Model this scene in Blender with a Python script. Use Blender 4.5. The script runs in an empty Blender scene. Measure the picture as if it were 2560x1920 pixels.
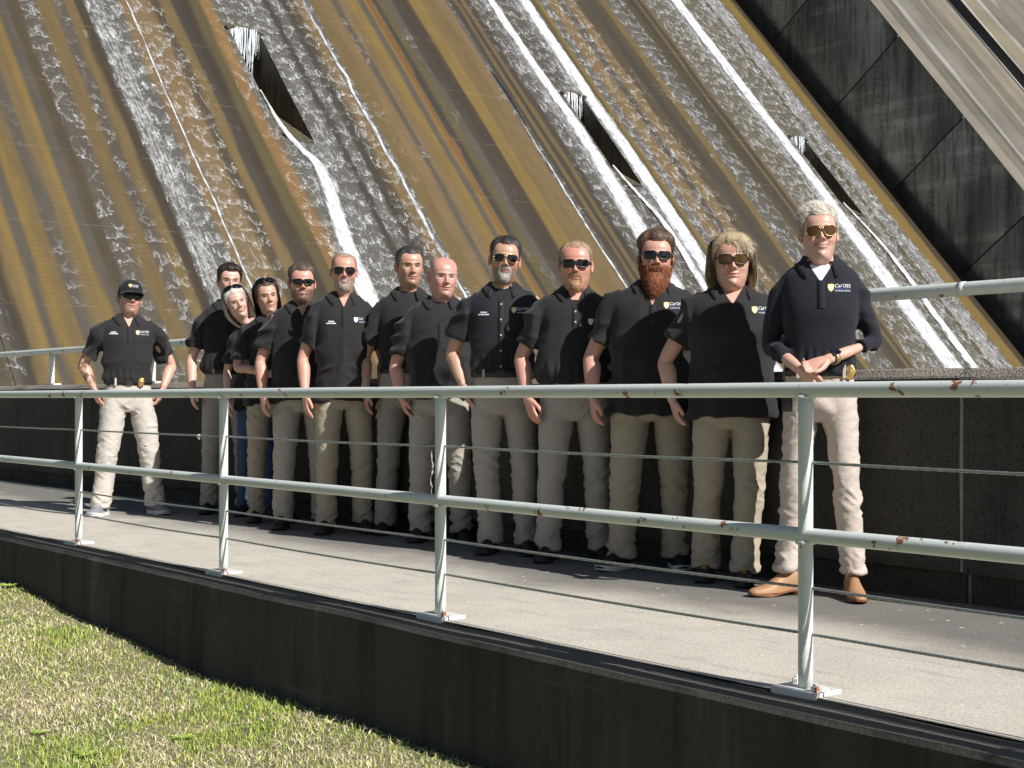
import bpy, bmesh, math, random
import numpy as np
from mathutils import Vector, Matrix
from mathutils.bvhtree import BVHTree

SC = bpy.context.scene
COL = SC.collection
R = math.radians
rng = np.random.default_rng(7)
random.seed(7)

# ------------------------------------------------------------------ camera, sky, sun
EYE = 0.89                       # the lens is held 0.89 m above the walkway deck
cd = bpy.data.cameras.new('camera')
cam = bpy.data.objects.new('camera', cd); COL.objects.link(cam)
cam.location = (0, 0, EYE); cam.rotation_euler = (R(90), 0, 0)
cd.sensor_width = 36.0; cd.lens = 36.0 * 3500 / 2560
cd.shift_y = 35 / 2560
cd.clip_start = 0.05; cd.clip_end = 2000
SC.camera = cam

# walkway frame: D runs along the walkway towards the dam, N across it away from the camera
D = np.array([-2857.0, 3500.0, 0.0]); D /= np.linalg.norm(D)
N = np.array([D[1], -D[0], 0.0]); UP = np.array([0, 0, 1.0])
def W(s, t, z): return D * s + N * t + UP * z
SUN_E = R(38.5)
SUN = -D * math.cos(SUN_E) * 0.992 + N * math.cos(SUN_E) * 0.126 + UP * math.sin(SUN_E)
SUN /= np.linalg.norm(SUN)

wd = bpy.data.worlds.new('World'); SC.world = wd; wd.use_nodes = True
nt = wd.node_tree
sky = nt.nodes.new('ShaderNodeTexSky'); sky.sky_type = 'NISHITA'; sky.sun_disc = False
sky.sun_elevation = SUN_E; sky.sun_rotation = math.atan2(SUN[0], SUN[1])
bg = nt.nodes['Background']; bg.inputs['Strength'].default_value = 0.05
nt.links.new(sky.outputs[0], bg.inputs['Color'])
sd = bpy.data.lights.new('sun', 'SUN'); sd.energy = 5.0; sd.angle = R(0.53); sd.color = (1.0, 0.975, 0.935)
so = bpy.data.objects.new('sun', sd); COL.objects.link(so)
so.rotation_euler = Vector(SUN).to_track_quat('Z', 'Y').to_euler(); so.location = (20, -20, 30)
vs = SC.view_settings
vs.view_transform = 'Standard'; vs.look = 'None'; vs.exposure = 0.32; vs.gamma = 1.0; vs.use_curve_mapping = False

# ------------------------------------------------------------------ helpers
def lin(r, g, b, k=1.0):
    f = lambda c: ((c / 255 + .055) / 1.055) ** 2.4 if c > 10 else c / 255 / 12.92
    return np.array([f(r), f(g), f(b)]) * k

class NT:
    """small node-graph helper"""
    def __init__(s, name):
        s.m = bpy.data.materials.new(name); s.m.use_nodes = True
        s.t = s.m.node_tree; s.b = s.t.nodes['Principled BSDF']
    def n(s, typ, **kw):
        q = s.t.nodes.new('ShaderNode' + typ)
        for k, v in kw.items(): setattr(q, k, v)
        return q
    def put(s, sock, v):
        if isinstance(v, bpy.types.NodeSocket): s.t.links.new(v, sock)
        elif v is not None: sock.default_value = v
    def math(s, op, a, b=None, c=None, clamp=False):
        q = s.n('Math', operation=op); q.use_clamp = clamp
        for i, v in enumerate((a, b, c)):
            if v is not None: s.put(q.inputs[i], v)
        return q.outputs[0]
    def noise(s, vec, scale, detail=3, rough=.55, dist=0.0):
        q = s.n('TexNoise'); s.put(q.inputs['Vector'], vec)
        q.inputs['Scale'].default_value = scale; q.inputs['Detail'].default_value = detail
        q.inputs['Roughness'].default_value = rough; q.inputs['Distortion'].default_value = dist
        return q.outputs['Fac']
    def ss(s, v, lo, hi, a=0.0, b=1.0):
        q = s.n('MapRange', interpolation_type='SMOOTHSTEP')
        s.put(q.inputs[0], v); s.put(q.inputs[1], lo); s.put(q.inputs[2], hi)
        q.inputs[3].default_value = a; q.inputs[4].default_value = b
        return q.outputs[0]
    def mix(s, f, a, b, mode='MIX'):
        q = s.n('Mix', data_type='RGBA', blend_type=mode)
        s.put(q.inputs[0], f)
        for i, v in ((6, a), (7, b)):
            if isinstance(v, (tuple, list, np.ndarray)): v = (*[float(x) for x in v[:3]], 1)
            s.put(q.inputs[i], v)
        return q.outputs[2]
    def coord(s, kind='Object'): return s.n('TexCoord').outputs[kind]
    def mapv(s, vec, scale=(1, 1, 1), loc=(0, 0, 0), rot=(0, 0, 0)):
        q = s.n('Mapping'); s.put(q.inputs[0], vec)
        q.inputs['Scale'].default_value = scale; q.inputs['Location'].default_value = loc; q.inputs['Rotation'].default_value = rot
        return q.outputs[0]
    def attr(s, name, out='Color'):
        q = s.n('Attribute'); q.attribute_name = name; return q.outputs[out]
    def sep(s, vec):
        q = s.n('SeparateXYZ'); s.put(q.inputs[0], vec); return q.outputs
    def comb(s, x, y, z):
        q = s.n('CombineXYZ')
        for i, v in enumerate((x, y, z)): s.put(q.inputs[i], v)
        return q.outputs[0]
    def bump(s, h, dist=.01, strength=1.0):
        q = s.n('Bump'); s.put(q.inputs['Height'], h)
        q.inputs['Distance'].default_value = dist; s.put(q.inputs['Strength'], strength)
        s.t.links.new(q.outputs[0], s.b.inputs['Normal'])
    def set(s, color=None, rough=None, **kw):
        if color is not None:
            if isinstance(color, (tuple, list, np.ndarray)): color = (*[float(x) for x in color[:3]], 1)
            s.put(s.b.inputs['Base Color'], color)
        if rough is not None: s.put(s.b.inputs['Roughness'], rough)
        for k, v in kw.items(): s.put(s.b.inputs[k.replace('_', ' ')], v)
        return s.m

def mesh(name, V, F, smooth=False):
    me = bpy.data.meshes.new(name)
    V = np.asarray(V, float)
    if isinstance(F, np.ndarray): F = F.tolist()
    me.from_pydata(V.tolist(), [], F); me.update()
    if smooth: me.polygons.foreach_set('use_smooth', [True] * len(me.polygons))
    return me
def obj(name, V, F, mat, parent=None, smooth=False, col=None, **attrs):
    me = mesh(name, V, F, smooth)
    if mat: me.materials.append(mat)
    if col is not None: vcol(me, 'Col', col)
    for k, v in attrs.items():
        a = me.attributes.new(k, 'FLOAT', 'POINT'); a.data.foreach_set('value', np.asarray(v, np.float32))
    o = bpy.data.objects.new(name, me); COL.objects.link(o)
    if parent: o.parent = parent
    return o
def vcol(me, name, c):
    a = me.color_attributes.new(name, 'FLOAT_COLOR', 'POINT')
    c = np.asarray(c, np.float32)
    if c.ndim == 1: c = np.tile(c, (len(me.vertices), 1))
    a.data.foreach_set('color', np.concatenate([c, np.ones((len(c), 1), np.float32)], 1).ravel())
def empty(name, loc=(0, 0, 0), rz=0.0, parent=None):
    o = bpy.data.objects.new(name, None); COL.objects.link(o)
    o.location = loc; o.rotation_euler = (0, 0, rz); o.empty_display_size = .1
    if parent: o.parent = parent
    return o
def tag(o, label=None, cat=None, group=None, kind=None):
    for k, v in (('label', label), ('category', cat), ('group', group), ('kind', kind)):
        if v: o[k] = v
    return o
def cat(parts):
    V = []; F = []; k = 0
    for v, f in parts:
        v = np.asarray(v, float); V.append(v)
        F += [tuple(int(i) + k for i in q) for q in f]; k += len(v)
    return np.concatenate(V), F
_P = rng.random((64, 64, 64))
def vnoise(p, sc=(1, 1, 1), off=0.0):
    p = np.asarray(p) * np.asarray(sc) + off + 1000.0
    i = np.floor(p).astype(int); f = p - i; f = f * f * (3 - 2 * f); i &= 63; j = (i + 1) & 63
    g = lambda a, b, c: _P[a, b, c]
    x0, y0, z0 = i.T; x1, y1, z1 = j.T; fx, fy, fz = f.T
    a = g(x0, y0, z0) * (1 - fx) + g(x1, y0, z0) * fx; b = g(x0, y1, z0) * (1 - fx) + g(x1, y1, z0) * fx
    c = g(x0, y0, z1) * (1 - fx) + g(x1, y0, z1) * fx; d = g(x0, y1, z1) * (1 - fx) + g(x1, y1, z1) * fx
    return ((a * (1 - fy) + b * fy) * (1 - fz) + (c * (1 - fy) + d * fy) * fz) * 2 - 1
def fbm(p, sc, off=0.0, oct=3):
    v = 0; a = 1.0; t = 0; sc = np.asarray(sc, float)
    for k in range(oct): v = v + a * vnoise(p, sc * 2 ** k, off + 7.3 * k); t += a; a *= .5
    return v / t
def sstep(x, a, b):
    t = np.clip((np.asarray(x, float) - a) / (b - a), 0, 1); return t * t * (3 - 2 * t)

def grid_faces(nr, nc, wrap=False, off=0):
    F = []
    m = nc if wrap else nc - 1
    for i in range(nr - 1):
        for j in range(m):
            k = (j + 1) % nc
            F.append((off + i * nc + j, off + i * nc + k, off + (i + 1) * nc + k, off + (i + 1) * nc + j))
    return F
def catmull(P, m):
    P = np.asarray(P, float); n = len(P)
    x = np.linspace(0, n - 1, m); i = np.clip(np.floor(x).astype(int), 0, n - 2); f = (x - i)[:, None]
    p0 = P[np.clip(i - 1, 0, n - 1)]; p1 = P[i]; p2 = P[i + 1]; p3 = P[np.clip(i + 2, 0, n - 1)]
    return .5 * (2 * p1 + (p2 - p0) * f + (2 * p0 - 5 * p1 + 4 * p2 - p3) * f ** 2 + (3 * p1 - p0 - 3 * p2 + p3) * f ** 3)
def rings_z(tab, n=40, m=None):
    """vertical loft. rows (z, hw, hd, yoff, exponent, xoff)"""
    T = np.array([list(r) + [0, 2.3, 0][len(r) - 3:] for r in tab], float)
    if m: T = catmull(T, m)
    a = np.linspace(0, 2 * np.pi, n, endpoint=False)
    V = []
    for z, hw, hd, yo, ex, xo in T:
        c, s = np.cos(a), np.sin(a)
        V.append(np.stack([xo + hw * np.sign(c) * np.abs(c) ** (2 / ex), yo + hd * np.sign(s) * np.abs(s) ** (2 / ex), np.full(n, z)], 1))
    V = np.concatenate(V); F = grid_faces(len(T), n, True)
    F.append(tuple(range(n - 1, -1, -1))); k = (len(T) - 1) * n; F.append(tuple(range(k, k + n)))
    return V, F
def limb(P, rad, n=20, m=24, side=(1, 0, 0)):
    """tube along a polyline of joints, rad rows (ru, rv); ru measured along `side`"""
    P = np.asarray(P, float); rad = np.array([(r, r) if np.isscalar(r) else r for r in rad], float)
    Q = catmull(P, m); Rr = np.maximum(catmull(rad, m), 1e-4)
    T = np.gradient(Q, axis=0); T /= np.linalg.norm(T, axis=1)[:, None] + 1e-9
    U = np.tile(np.asarray(side, float), (m, 1)); U -= (U * T).sum(1)[:, None] * T; U /= np.linalg.norm(U, axis=1)[:, None] + 1e-9
    B = np.cross(T, U); a = np.linspace(0, 2 * np.pi, n, endpoint=False)
    V = (Q[:, None] + U[:, None] * (np.cos(a)[None, :, None] * Rr[:, :1, None]) + B[:, None] * (np.sin(a)[None, :, None] * Rr[:, 1:, None])).reshape(-1, 3)
    F = grid_faces(m, n, True); F.append(tuple(range(n - 1, -1, -1))); k = (m - 1) * n; F.append(tuple(range(k, k + n)))
    return V, F
def tube(P, r, n=10):
    P = np.asarray(P, float); m = len(P)
    T = np.gradient(P, axis=0); T /= np.linalg.norm(T, axis=1)[:, None] + 1e-9
    ref = np.array([0, 0, 1.0]) if abs(T[0][2]) < .9 else np.array([1.0, 0, 0])
    U = np.cross(T, ref); U /= np.linalg.norm(U, axis=1)[:, None] + 1e-9; B = np.cross(T, U)
    a = np.linspace(0, 2 * np.pi, n, endpoint=False); r = np.broadcast_to(np.asarray(r, float), (m,))
    V = (P[:, None] + r[:, None, None] * (U[:, None] * np.cos(a)[None, :, None] + B[:, None] * np.sin(a)[None, :, None])).reshape(-1, 3)
    F = grid_faces(m, n, True); F.append(tuple(range(n - 1, -1, -1))); k = (m - 1) * n; F.append(tuple(range(k, k + n)))
    return V, F
def box(x0, x1, y0, y1, z0, z1):
    V = [(x, y, z) for z in (z0, z1) for y in (y0, y1) for x in (x0, x1)]
    return np.array(V, float), [(0, 2, 3, 1), (4, 5, 7, 6), (0, 1, 5, 4), (2, 6, 7, 3), (0, 4, 6, 2), (1, 3, 7, 5)]
def wbox(s0, s1, t0, t1, z0, z1):
    V, F = box(s0, s1, t0, t1, z0, z1)
    return V[:, :1] * D + V[:, 1:2] * N + V[:, 2:] * UP, [f[::-1] for f in F]
def Wv(A): A = np.asarray(A, float); return A[:, :1] * D + A[:, 1:2] * N + A[:, 2:] * UP
def profile_wall(prof, s, jit=0.0, seed=0, fine=None):
    """extrude a (t,z) profile along s samples with small surface unevenness"""
    prof = np.asarray(prof, float); s = np.asarray(s, float); m = len(prof)
    P = np.stack([np.repeat(s, m), np.tile(prof[:, 0], len(s)), np.tile(prof[:, 1], len(s))], 1)
    if jit: P[:, 1] += jit * fbm(P, (1.6, 9, 9), seed); P[:, 2] += jit * .7 * fbm(P, (2.3, 9, 9), seed + 40)
    F = grid_faces(len(s), m)
    F.append(tuple(range(m - 1, -1, -1))); k = (len(s) - 1) * m; F.append(tuple(range(k, k + m)))
    return Wv(P), [f[::-1] for f in F]
# ------------------------------------------------------------------ materials of the setting
def m_face():
    g = NT('wet_spillway'); uv = g.coord('UV'); base = g.attr('Col'); foam = g.attr('foam', 'Fac')
    xy = g.sep(uv); t, q = xy[0], xy[1]
    wob = g.noise(g.comb(g.math('MULTIPLY', t, 1.1), g.math('MULTIPLY', q, .9), 3.0), 1.0, 4)
    w2x = g.noise(g.comb(g.math('MULTIPLY', t, 5.0), g.math('MULTIPLY', q, 4.0), 13.0), 1.0, 3)
    w2y = g.noise(g.comb(g.math('MULTIPLY', t, 5.0), g.math('MULTIPLY', q, 4.0), 23.0), 1.0, 3)
    def scallop(sx, sy, off, lo):
        v = g.comb(g.math('MULTIPLY_ADD', g.math('SUBTRACT', wob, .5), 1.5, g.math('MULTIPLY_ADD', g.math('SUBTRACT', w2x, .5), 1.1, g.math('MULTIPLY_ADD', t, sx, off))),
                   g.math('MULTIPLY_ADD', g.math('SUBTRACT', wob, .5), 2.2, g.math('MULTIPLY_ADD', g.math('SUBTRACT', w2y, .5), 1.1, g.math('MULTIPLY', q, sy))), 0.0)
        a = g.n('TexVoronoi', feature='F1', voronoi_dimensions='2D'); g.put(a.inputs['Vector'], v); a.inputs['Scale'].default_value = 1
        e = g.n('TexVoronoi', feature='DISTANCE_TO_EDGE', voronoi_dimensions='2D'); g.put(e.inputs['Vector'], v); e.inputs['Scale'].default_value = 1
        df = g.n('VectorMath', operation='SUBTRACT'); g.put(df.inputs[0], v); g.put(df.inputs[1], a.outputs['Position'])
        dn = g.math('MULTIPLY', g.sep(df.outputs[0])[1], -1.0)
        low = g.ss(dn, .02, .22)
        crest = g.math('MULTIPLY', g.ss(e.outputs['Distance'], .06, .008), low)
        trail = g.math('MULTIPLY', g.ss(e.outputs['Distance'], .36, .02), low)
        return crest, trail
    c1, t1 = scallop(2.3, 1.55, 0, 0); c2, t2 = scallop(4.6, 3.4, 5.5, 0)
    streak = g.noise(g.comb(g.math('MULTIPLY', t, 16.0), g.math('MULTIPLY', q, 1.3), 1.0), 1.0, 4, .65)
    fine = g.noise(g.comb(g.math('MULTIPLY', t, 9.0), g.math('MULTIPLY', q, 5.0), 7.0), 1.0, 5, .7)
    big = g.noise(g.comb(g.math('MULTIPLY', t, .75), g.math('MULTIPLY', q, .32), 0.0), 1.0, 4)
    am = g.math('MULTIPLY_ADD', g.math('SUBTRACT', big, .5), 1.1, foam)             # where the sheet breaks up
    gate = g.ss(am, .12, .42); gate2 = g.ss(am, .38, .8); heavy = g.ss(am, .72, 1.1)
    brk = g.ss(fine, .36, .56)
    f = g.math('MULTIPLY', g.math('MULTIPLY', c1, gate), g.math('MULTIPLY_ADD', brk, .75, .15))
    f = g.math('MAXIMUM', f, g.math('MULTIPLY', g.math('MULTIPLY', c2, gate2), g.math('MULTIPLY_ADD', brk, .55, .12)))
    f = g.math('MAXIMUM', f, g.math('MULTIPLY', g.math('MULTIPLY', t1, gate2), g.ss(streak, .40, .72)))
    f = g.math('MAXIMUM', f, g.math('MULTIPLY', g.math('MULTIPLY', g.math('MULTIPLY', t1, gate), g.ss(streak, .36, .7)), .38))
    f = g.math('MAXIMUM', f, g.math('MULTIPLY', heavy, g.ss(g.math('ADD', g.math('MULTIPLY', streak, .6), g.math('MULTIPLY', fine, .5)), .46, .78)))
    f = g.math('MULTIPLY', f, .64, clamp=True)
    grey = g.mix(g.math('MULTIPLY', gate2, .22), base, (.10, .10, .10))
    mott = g.noise(g.comb(g.math('MULTIPLY', t, 3.0), g.math('MULTIPLY', q, .7), 9.0), 1.0, 5, .7)
    grain = g.noise(g.comb(g.math('MULTIPLY', t, 30.0), g.math('MULTIPLY', q, 22.0), 2.0), 1.0, 3, .7)
    lift = g.math('PINGPONG', g.math('MULTIPLY_ADD', g.math('SUBTRACT', mott, .5), .05, q), 1.52)
    board = g.math('PINGPONG', g.math('MULTIPLY_ADD', g.math('SUBTRACT', fine, .5), .06, q), .095)
    cc = g.mix(1.0, grey, g.mix(mott, (.72, .72, .74), (1.3, 1.28, 1.22)), 'MULTIPLY')
    cc = g.mix(1.0, cc, g.mix(grain, (.8, .8, .8), (1.2, 1.2, 1.2)), 'MULTIPLY')
    cc = g.mix(g.math('MULTIPLY', g.ss(board, .025, .0), .17), cc, (.03, .025, .02))
    cc = g.mix(g.math('MULTIPLY', g.ss(lift, .025, .0), g.math('MULTIPLY', g.ss(big, .42, .6), .3)), cc, (.32, .24, .13))
    cc = g.mix(f, cc, (.86, .88, .90))
    g.bump(g.math('ADD', g.math('MULTIPLY', f, 1.0), g.math('MULTIPLY', fine, .5)), .035, .55)
    return g.set(cc, g.math('MULTIPLY_ADD', f, .3, .42), Specular_IOR_Level=.35)
def m_stream():
    g = NT('white_water'); xy = g.sep(g.coord('UV')); t, q = xy[0], xy[1]
    a = g.noise(g.comb(g.math('MULTIPLY', t, 9.0), g.math('MULTIPLY', q, .9), 0.0), 1.0, 5, .65)
    b = g.noise(g.comb(g.math('MULTIPLY', t, 5.0), g.math('MULTIPLY', q, 2.6), 4.0), 1.0, 4, .6)
    h = g.math('ADD', g.math('MULTIPLY', a, .6), g.math('MULTIPLY', b, .5))
    c = g.mix(g.ss(h, .36, .68), (.25, .255, .26), (.72, .74, .76))
    g.bump(h, .06, .6)
    edge = g.attr('edge', 'Fac')
    al = g.ss(g.math('ADD', g.math('MULTIPLY', edge, 1.0), g.math('MULTIPLY', g.math('SUBTRACT', h, .5), 1.1)), .18, .75)
    g.put(g.b.inputs['Alpha'], al)
    return g.set(c, .5)
def m_concrete(name, colattr=True, base=(.2, .2, .2), streakk=.6, dirt_shade=(.02, .02, .018), sc=1.0, bd=.012, rough=.9):
    g = NT(name); v = g.coord('Object')
    b = g.attr('Col') if colattr else base
    n1 = g.noise(v, .55 * sc, 5, .65); n2 = g.noise(g.mapv(v, (5 * sc, 5 * sc, .45 * sc)), 1.0, 5, .7); n3 = g.noise(v, 30 * sc, 4, .7)
    c = g.mix(1.0, b, g.mix(n1, (.6, .6, .6), (1.4, 1.4, 1.4)), 'MULTIPLY')
    c = g.mix(g.math('MULTIPLY', g.ss(n2, .45, .7), streakk), c, dirt_shade)
    c = g.mix(1.0, c, g.mix(n3, (.7, .7, .7), (1.3, 1.3, 1.3)), 'MULTIPLY')
    g.bump(g.math('ADD', g.math('MULTIPLY', n3, .6), n1), bd, .6)
    return g.set(c, rough, Specular_IOR_Level=.25)
def m_parapet():
    g = NT('exposed_aggregate_wall'); v = g.coord('Object')
    vo = g.n('TexVoronoi'); g.put(vo.inputs['Vector'], v); vo.inputs['Scale'].default_value = 62
    st = g.ss(vo.outputs['Distance'], .34, .1)
    rnd = g.sep(vo.outputs['Color'])[0]
    n1 = g.noise(v, 1.3, 5, .65); n2 = g.noise(g.mapv(v, (3, 3, .5)), 1.4, 5, .7); n3 = g.noise(v, 90, 3, .7)
    c = g.mix(n1, (.026, .026, .023), (.115, .108, .094))
    c = g.mix(g.math('MULTIPLY', st, g.ss(rnd, .45, .95)), c, (.26, .24, .20))
    c = g.mix(g.math('MULTIPLY', g.ss(n2, .5, .75), .6), c, (.012, .012, .011))
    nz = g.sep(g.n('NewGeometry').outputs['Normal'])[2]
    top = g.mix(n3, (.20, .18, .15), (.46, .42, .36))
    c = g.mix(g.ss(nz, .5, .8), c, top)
    g.bump(g.math('ADD', g.math('MULTIPLY', st, 1.5), g.math('ADD', n3, g.math('MULTIPLY', n1, 2.0))), .012, .9)
    return g.set(c, .92, Specular_IOR_Level=.2)
def m_deck():
    g = NT('broom_finished_concrete'); v = g.coord('Object'); xy = g.coord('UV'); st = g.sep(xy); s, t = st[0], st[1]
    n1 = g.noise(v, .7, 5, .6); n2 = g.noise(v, 3.1, 5, .65); n3 = g.noise(v, 70, 4, .75)
    n4 = g.noise(g.comb(g.math('MULTIPLY', s, 2.2), g.math('MULTIPLY', t, 9.0), 0.0), 1.0, 4, .7)
    dirt_shade = g.ss(g.math('ADD', t, g.math('MULTIPLY', g.math('SUBTRACT', n1, .5), 1.1)), 4.0, 4.68)  # dark band towards the parapet: deck dirt plus painted shade at people's feet
    c = g.mix(n2, (.44, .40, .34), (.65, .60, .515))
    c = g.mix(g.math('MULTIPLY', g.ss(n4, .5, .75), .55), c, (.31, .285, .24))
    c = g.mix(g.math('MULTIPLY', dirt_shade, .78), c, g.mix(n2, (.06, .06, .06), (.125, .123, .118)))
    c = g.mix(1.0, c, g.mix(n3, (.5, .5, .5), (1.5, 1.5, 1.5)), 'MULTIPLY')
    vo = g.n('TexVoronoi'); g.put(vo.inputs['Vector'], v); vo.inputs['Scale'].default_value = 16
    rn = g.sep(vo.outputs['Color'])[0]
    c = g.mix(g.math('MULTIPLY', g.ss(vo.outputs['Distance'], .16, .1), g.ss(rn, .8, .84)), c, (.70, .67, .58))
    g.bump(g.math('ADD', n3, n2), .006, .7)
    return g.set(c, .9, Specular_IOR_Level=.25)
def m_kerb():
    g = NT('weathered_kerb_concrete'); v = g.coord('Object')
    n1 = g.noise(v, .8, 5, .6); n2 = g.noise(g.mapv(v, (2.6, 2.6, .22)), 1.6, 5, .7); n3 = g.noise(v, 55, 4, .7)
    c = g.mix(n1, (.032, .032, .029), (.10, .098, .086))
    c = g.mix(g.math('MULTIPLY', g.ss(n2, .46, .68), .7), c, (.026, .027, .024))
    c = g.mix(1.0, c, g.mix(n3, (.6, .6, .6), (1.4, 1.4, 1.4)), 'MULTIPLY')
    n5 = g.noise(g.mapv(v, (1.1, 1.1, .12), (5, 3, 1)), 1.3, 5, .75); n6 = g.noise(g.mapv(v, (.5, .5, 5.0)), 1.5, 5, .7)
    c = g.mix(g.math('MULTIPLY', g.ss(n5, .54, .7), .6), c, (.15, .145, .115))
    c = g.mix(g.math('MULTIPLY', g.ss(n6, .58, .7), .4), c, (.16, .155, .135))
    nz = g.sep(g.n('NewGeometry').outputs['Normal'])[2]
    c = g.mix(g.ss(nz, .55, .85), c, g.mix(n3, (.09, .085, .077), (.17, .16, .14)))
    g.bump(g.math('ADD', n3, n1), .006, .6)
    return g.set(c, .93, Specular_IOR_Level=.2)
def m_paint(name='chipped_rail_paint', base=(.66, .705, .665), chips=1.0):
    g = NT(name); v = g.coord('Object')
    a = g.noise(v, 9, 4, .6); b = g.noise(v, 34, 4, .65); c0 = g.noise(v, 3.0, 4, .6)
    chip = g.ss(g.math('ADD', g.math('MULTIPLY', a, .65), g.math('MULTIPLY', b, .4)), .628 + .05 * (1 - chips), .65 + .05 * (1 - chips))
    rust = g.mix(b, (.17, .055, .02), (.40, .16, .07))
    c = g.mix(c0, tuple(np.array(base) * .88), tuple(np.minimum(np.array(base) * 1.1, .9)))
    c = g.mix(g.math('MULTIPLY', g.ss(g.noise(g.mapv(v, (14, 14, 2)), 1.0, 4, .7), .6, .78), .35), c, (.34, .30, .19))
    c = g.mix(chip, c, rust)
    g.bump(g.math('ADD', g.math('MULTIPLY', chip, -1.2), g.math('MULTIPLY', g.noise(v, 120, 3, .6), .25)), .0035, .8)
    return g.set(c, g.math('MULTIPLY_ADD', chip, .4, .42), Specular_IOR_Level=.45)
def m_simple(name, c, rough=.6, bumps=0.0, bs=60, var=.12, **kw):
    g = NT(name); v = g.coord('Object')
    n = g.noise(v, bs, 4, .65); n2 = g.noise(v, bs * .12, 3, .6)
    c = np.asarray(c, float)
    cc = g.mix(n2, c * (1 - var), np.minimum(c * (1 + var), 1))
    if bumps: g.bump(n, bumps, .7)
    return g.set(cc, rough, **kw)
def m_vcol(name, rough=.7, var=.2, bs=40, bumps=.0, **kw):
    g = NT(name); v = g.coord('Object'); n = g.noise(v, bs, 4, .65)
    c = g.mix(1.0, g.attr('Col'), g.mix(n, (1 - var,) * 3, (1 + var,) * 3), 'MULTIPLY')
    if bumps: g.bump(n, bumps, .7)
    return g.set(c, rough, **kw)
def m_cable():
    g = NT('galvanised_cable'); c = g.mix(g.noise(g.coord('Object'), 25, 3), (.22, .24, .23), (.42, .44, .42))
    return g.set(c, .45, Metallic=.55)

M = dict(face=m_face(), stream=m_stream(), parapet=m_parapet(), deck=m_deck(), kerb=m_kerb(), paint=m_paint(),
         plate=m_paint('chipped_plate_paint', (.74, .75, .72), .6), cable=m_cable(),
         dark=m_concrete('stained_training_wall', True, streakk=.72, dirt_shade=(.035, .035, .034), sc=1.0, bd=.03),
         block=m_concrete('pale_block_concrete', True, streakk=.25, dirt_shade=(.14, .13, .115), sc=.8, bd=.03),
         trough=m_concrete('wet_outlet_concrete', False, base=(.105, .085, .055, 1), streakk=.7, dirt_shade=(.012, .011, .008), sc=1.2, bd=.03, rough=.5),
         drip=m_simple('falling_water', (.80, .84, .88), .25, var=.1),
         grass=m_vcol('grass_blade', .6, .15, 30), soil=None,
         caulk=m_simple('pale_joint_filler', (.26, .25, .23), .9, .004, 60, .5), steel=m_simple('bolt_steel', (.55, .55, .52), .45, .002, 80, .2, Metallic=.6),
         basin=m_simple('basin_water', (.05, .06, .05), .08, .02, 4))

# ------------------------------------------------------------------ dam
TA = 1.16; S0 = 32.0; LQ = math.hypot(1, TA)
def FP(t, q, off=0.0):          # point on the spillway slope; q runs up the slope, off is outwards
    t = np.asarray(t, float); q = np.asarray(q, float)
    s = S0 + q / LQ - off * TA / LQ; z = EYE + q * TA / LQ + off / LQ
    return np.stack(np.broadcast_arrays(s, t, z), -1)
OC = (150, 122, 72); YE = (166, 132, 62); GR = (116, 104, 90); DG = (94, 84, 72); BR = (108, 91, 66); DB = (92, 78, 60); TN = (160, 128, 82)
OR = (178, 132, 72); OL = (122, 106, 66); RU = (164, 106, 44); GB = (122, 114, 104); GY = (130, 119, 98)
STR = [(6, BR, .1), (11.0, BR, 0), (11.55, GR, .32), (11.8, DG, .2), (12.02, DB, 0), (12.2, OC, 0), (12.55, YE, 0), (12.75, GR, .05), (13.05, YE, 0), (13.3, OC, 0),
       (13.55, GR, .12), (14.0, OC, 0), (14.35, YE, 0), (14.55, GR, .06), (14.96, BR, 0), (15.29, GR, .42), (15.9, OC, .1), (16.45, GR, .34), (16.85, OC, .16), (17.2, DB, .02),
       (17.58, GB, 1.0), (18.35, GB, .72), (18.8, TN, .32), (19.2, TN, .48), (20.0, BR, .46), (20.35, OC, .12), (20.62, OC, 0), (20.75, DG, .02), (21.1, DB, 0), (21.5, OL, 0),
       (21.92, OR, .3), (22.32, GY, .62), (22.6, GB, .7), (24.0, GB, .78), (24.6, DG, .2), (24.85, GB, .7), (25.35, DG, .15), (25.62, BR, .52), (26.05, TN, .42), (26.52, GB, .6), (26.78, OC, .12),
       (27.5, TN, .04), (27.95, GR, .16), (28.2, TN, .08), (28.7, YE, 0), (29.2, GR, .04), (29.48, YE, 0), (29.6, RU, 0), (29.76, OC, 0), (29.86, DG, .05), (30.2, OL, .12), (30.6, GR, .18), (31.0, DG, .05), (31.3, DB, 0),
       (32.0, YE, 0), (32.7, OC, 0), (33.5, TN, .06), (34.0, GR, .3), (34.25, DG, .02), (34.55, OC, 0), (34.75, DG, .02), (35.0, OC, 0), (35.2, DG, .2), (35.6, GR, .62), (36.3, GB, .95), (37.2, GR, .5),
       (38.35, GB, .85), (39.5, OL, .1), (39.75, YE, 0), (39.95, GB, .66), (40.6, TN, .42), (41.5, GR, .38), (41.9, TN, .36), (42.6, BR, .22), (43.4, DG, .04), (43.9, BR, .05), (44.4, OC, .14), (44.9, GB, .55),
       (45.8, GR, .42), (46.4, BR, .08), (46.75, DG, .02), (47.2, OC, 0), (47.35, DG, 0), (47.75, OC, 0), (47.9, GY, .6), (49.3, GY, .66), (50.0, GB, 1.0), (51.3, GY, .62), (52.0, GY, .55), (52.8, GB, .85),
       (53.3, OL, .5), (53.6, GB, .92), (55.15, YE, .0), (56.0, DB, 0), (57.2, DB, 0)]
ST = np.array([a[0] for a in STR]); SCl = np.array([lin(*a[1]) for a in STR]) / 2.35; SCl = (SCl * .84 + SCl.mean(1, keepdims=True) * .16) * np.array([.93, .98, .98]); SF = np.array([a[2] for a in STR])
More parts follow.
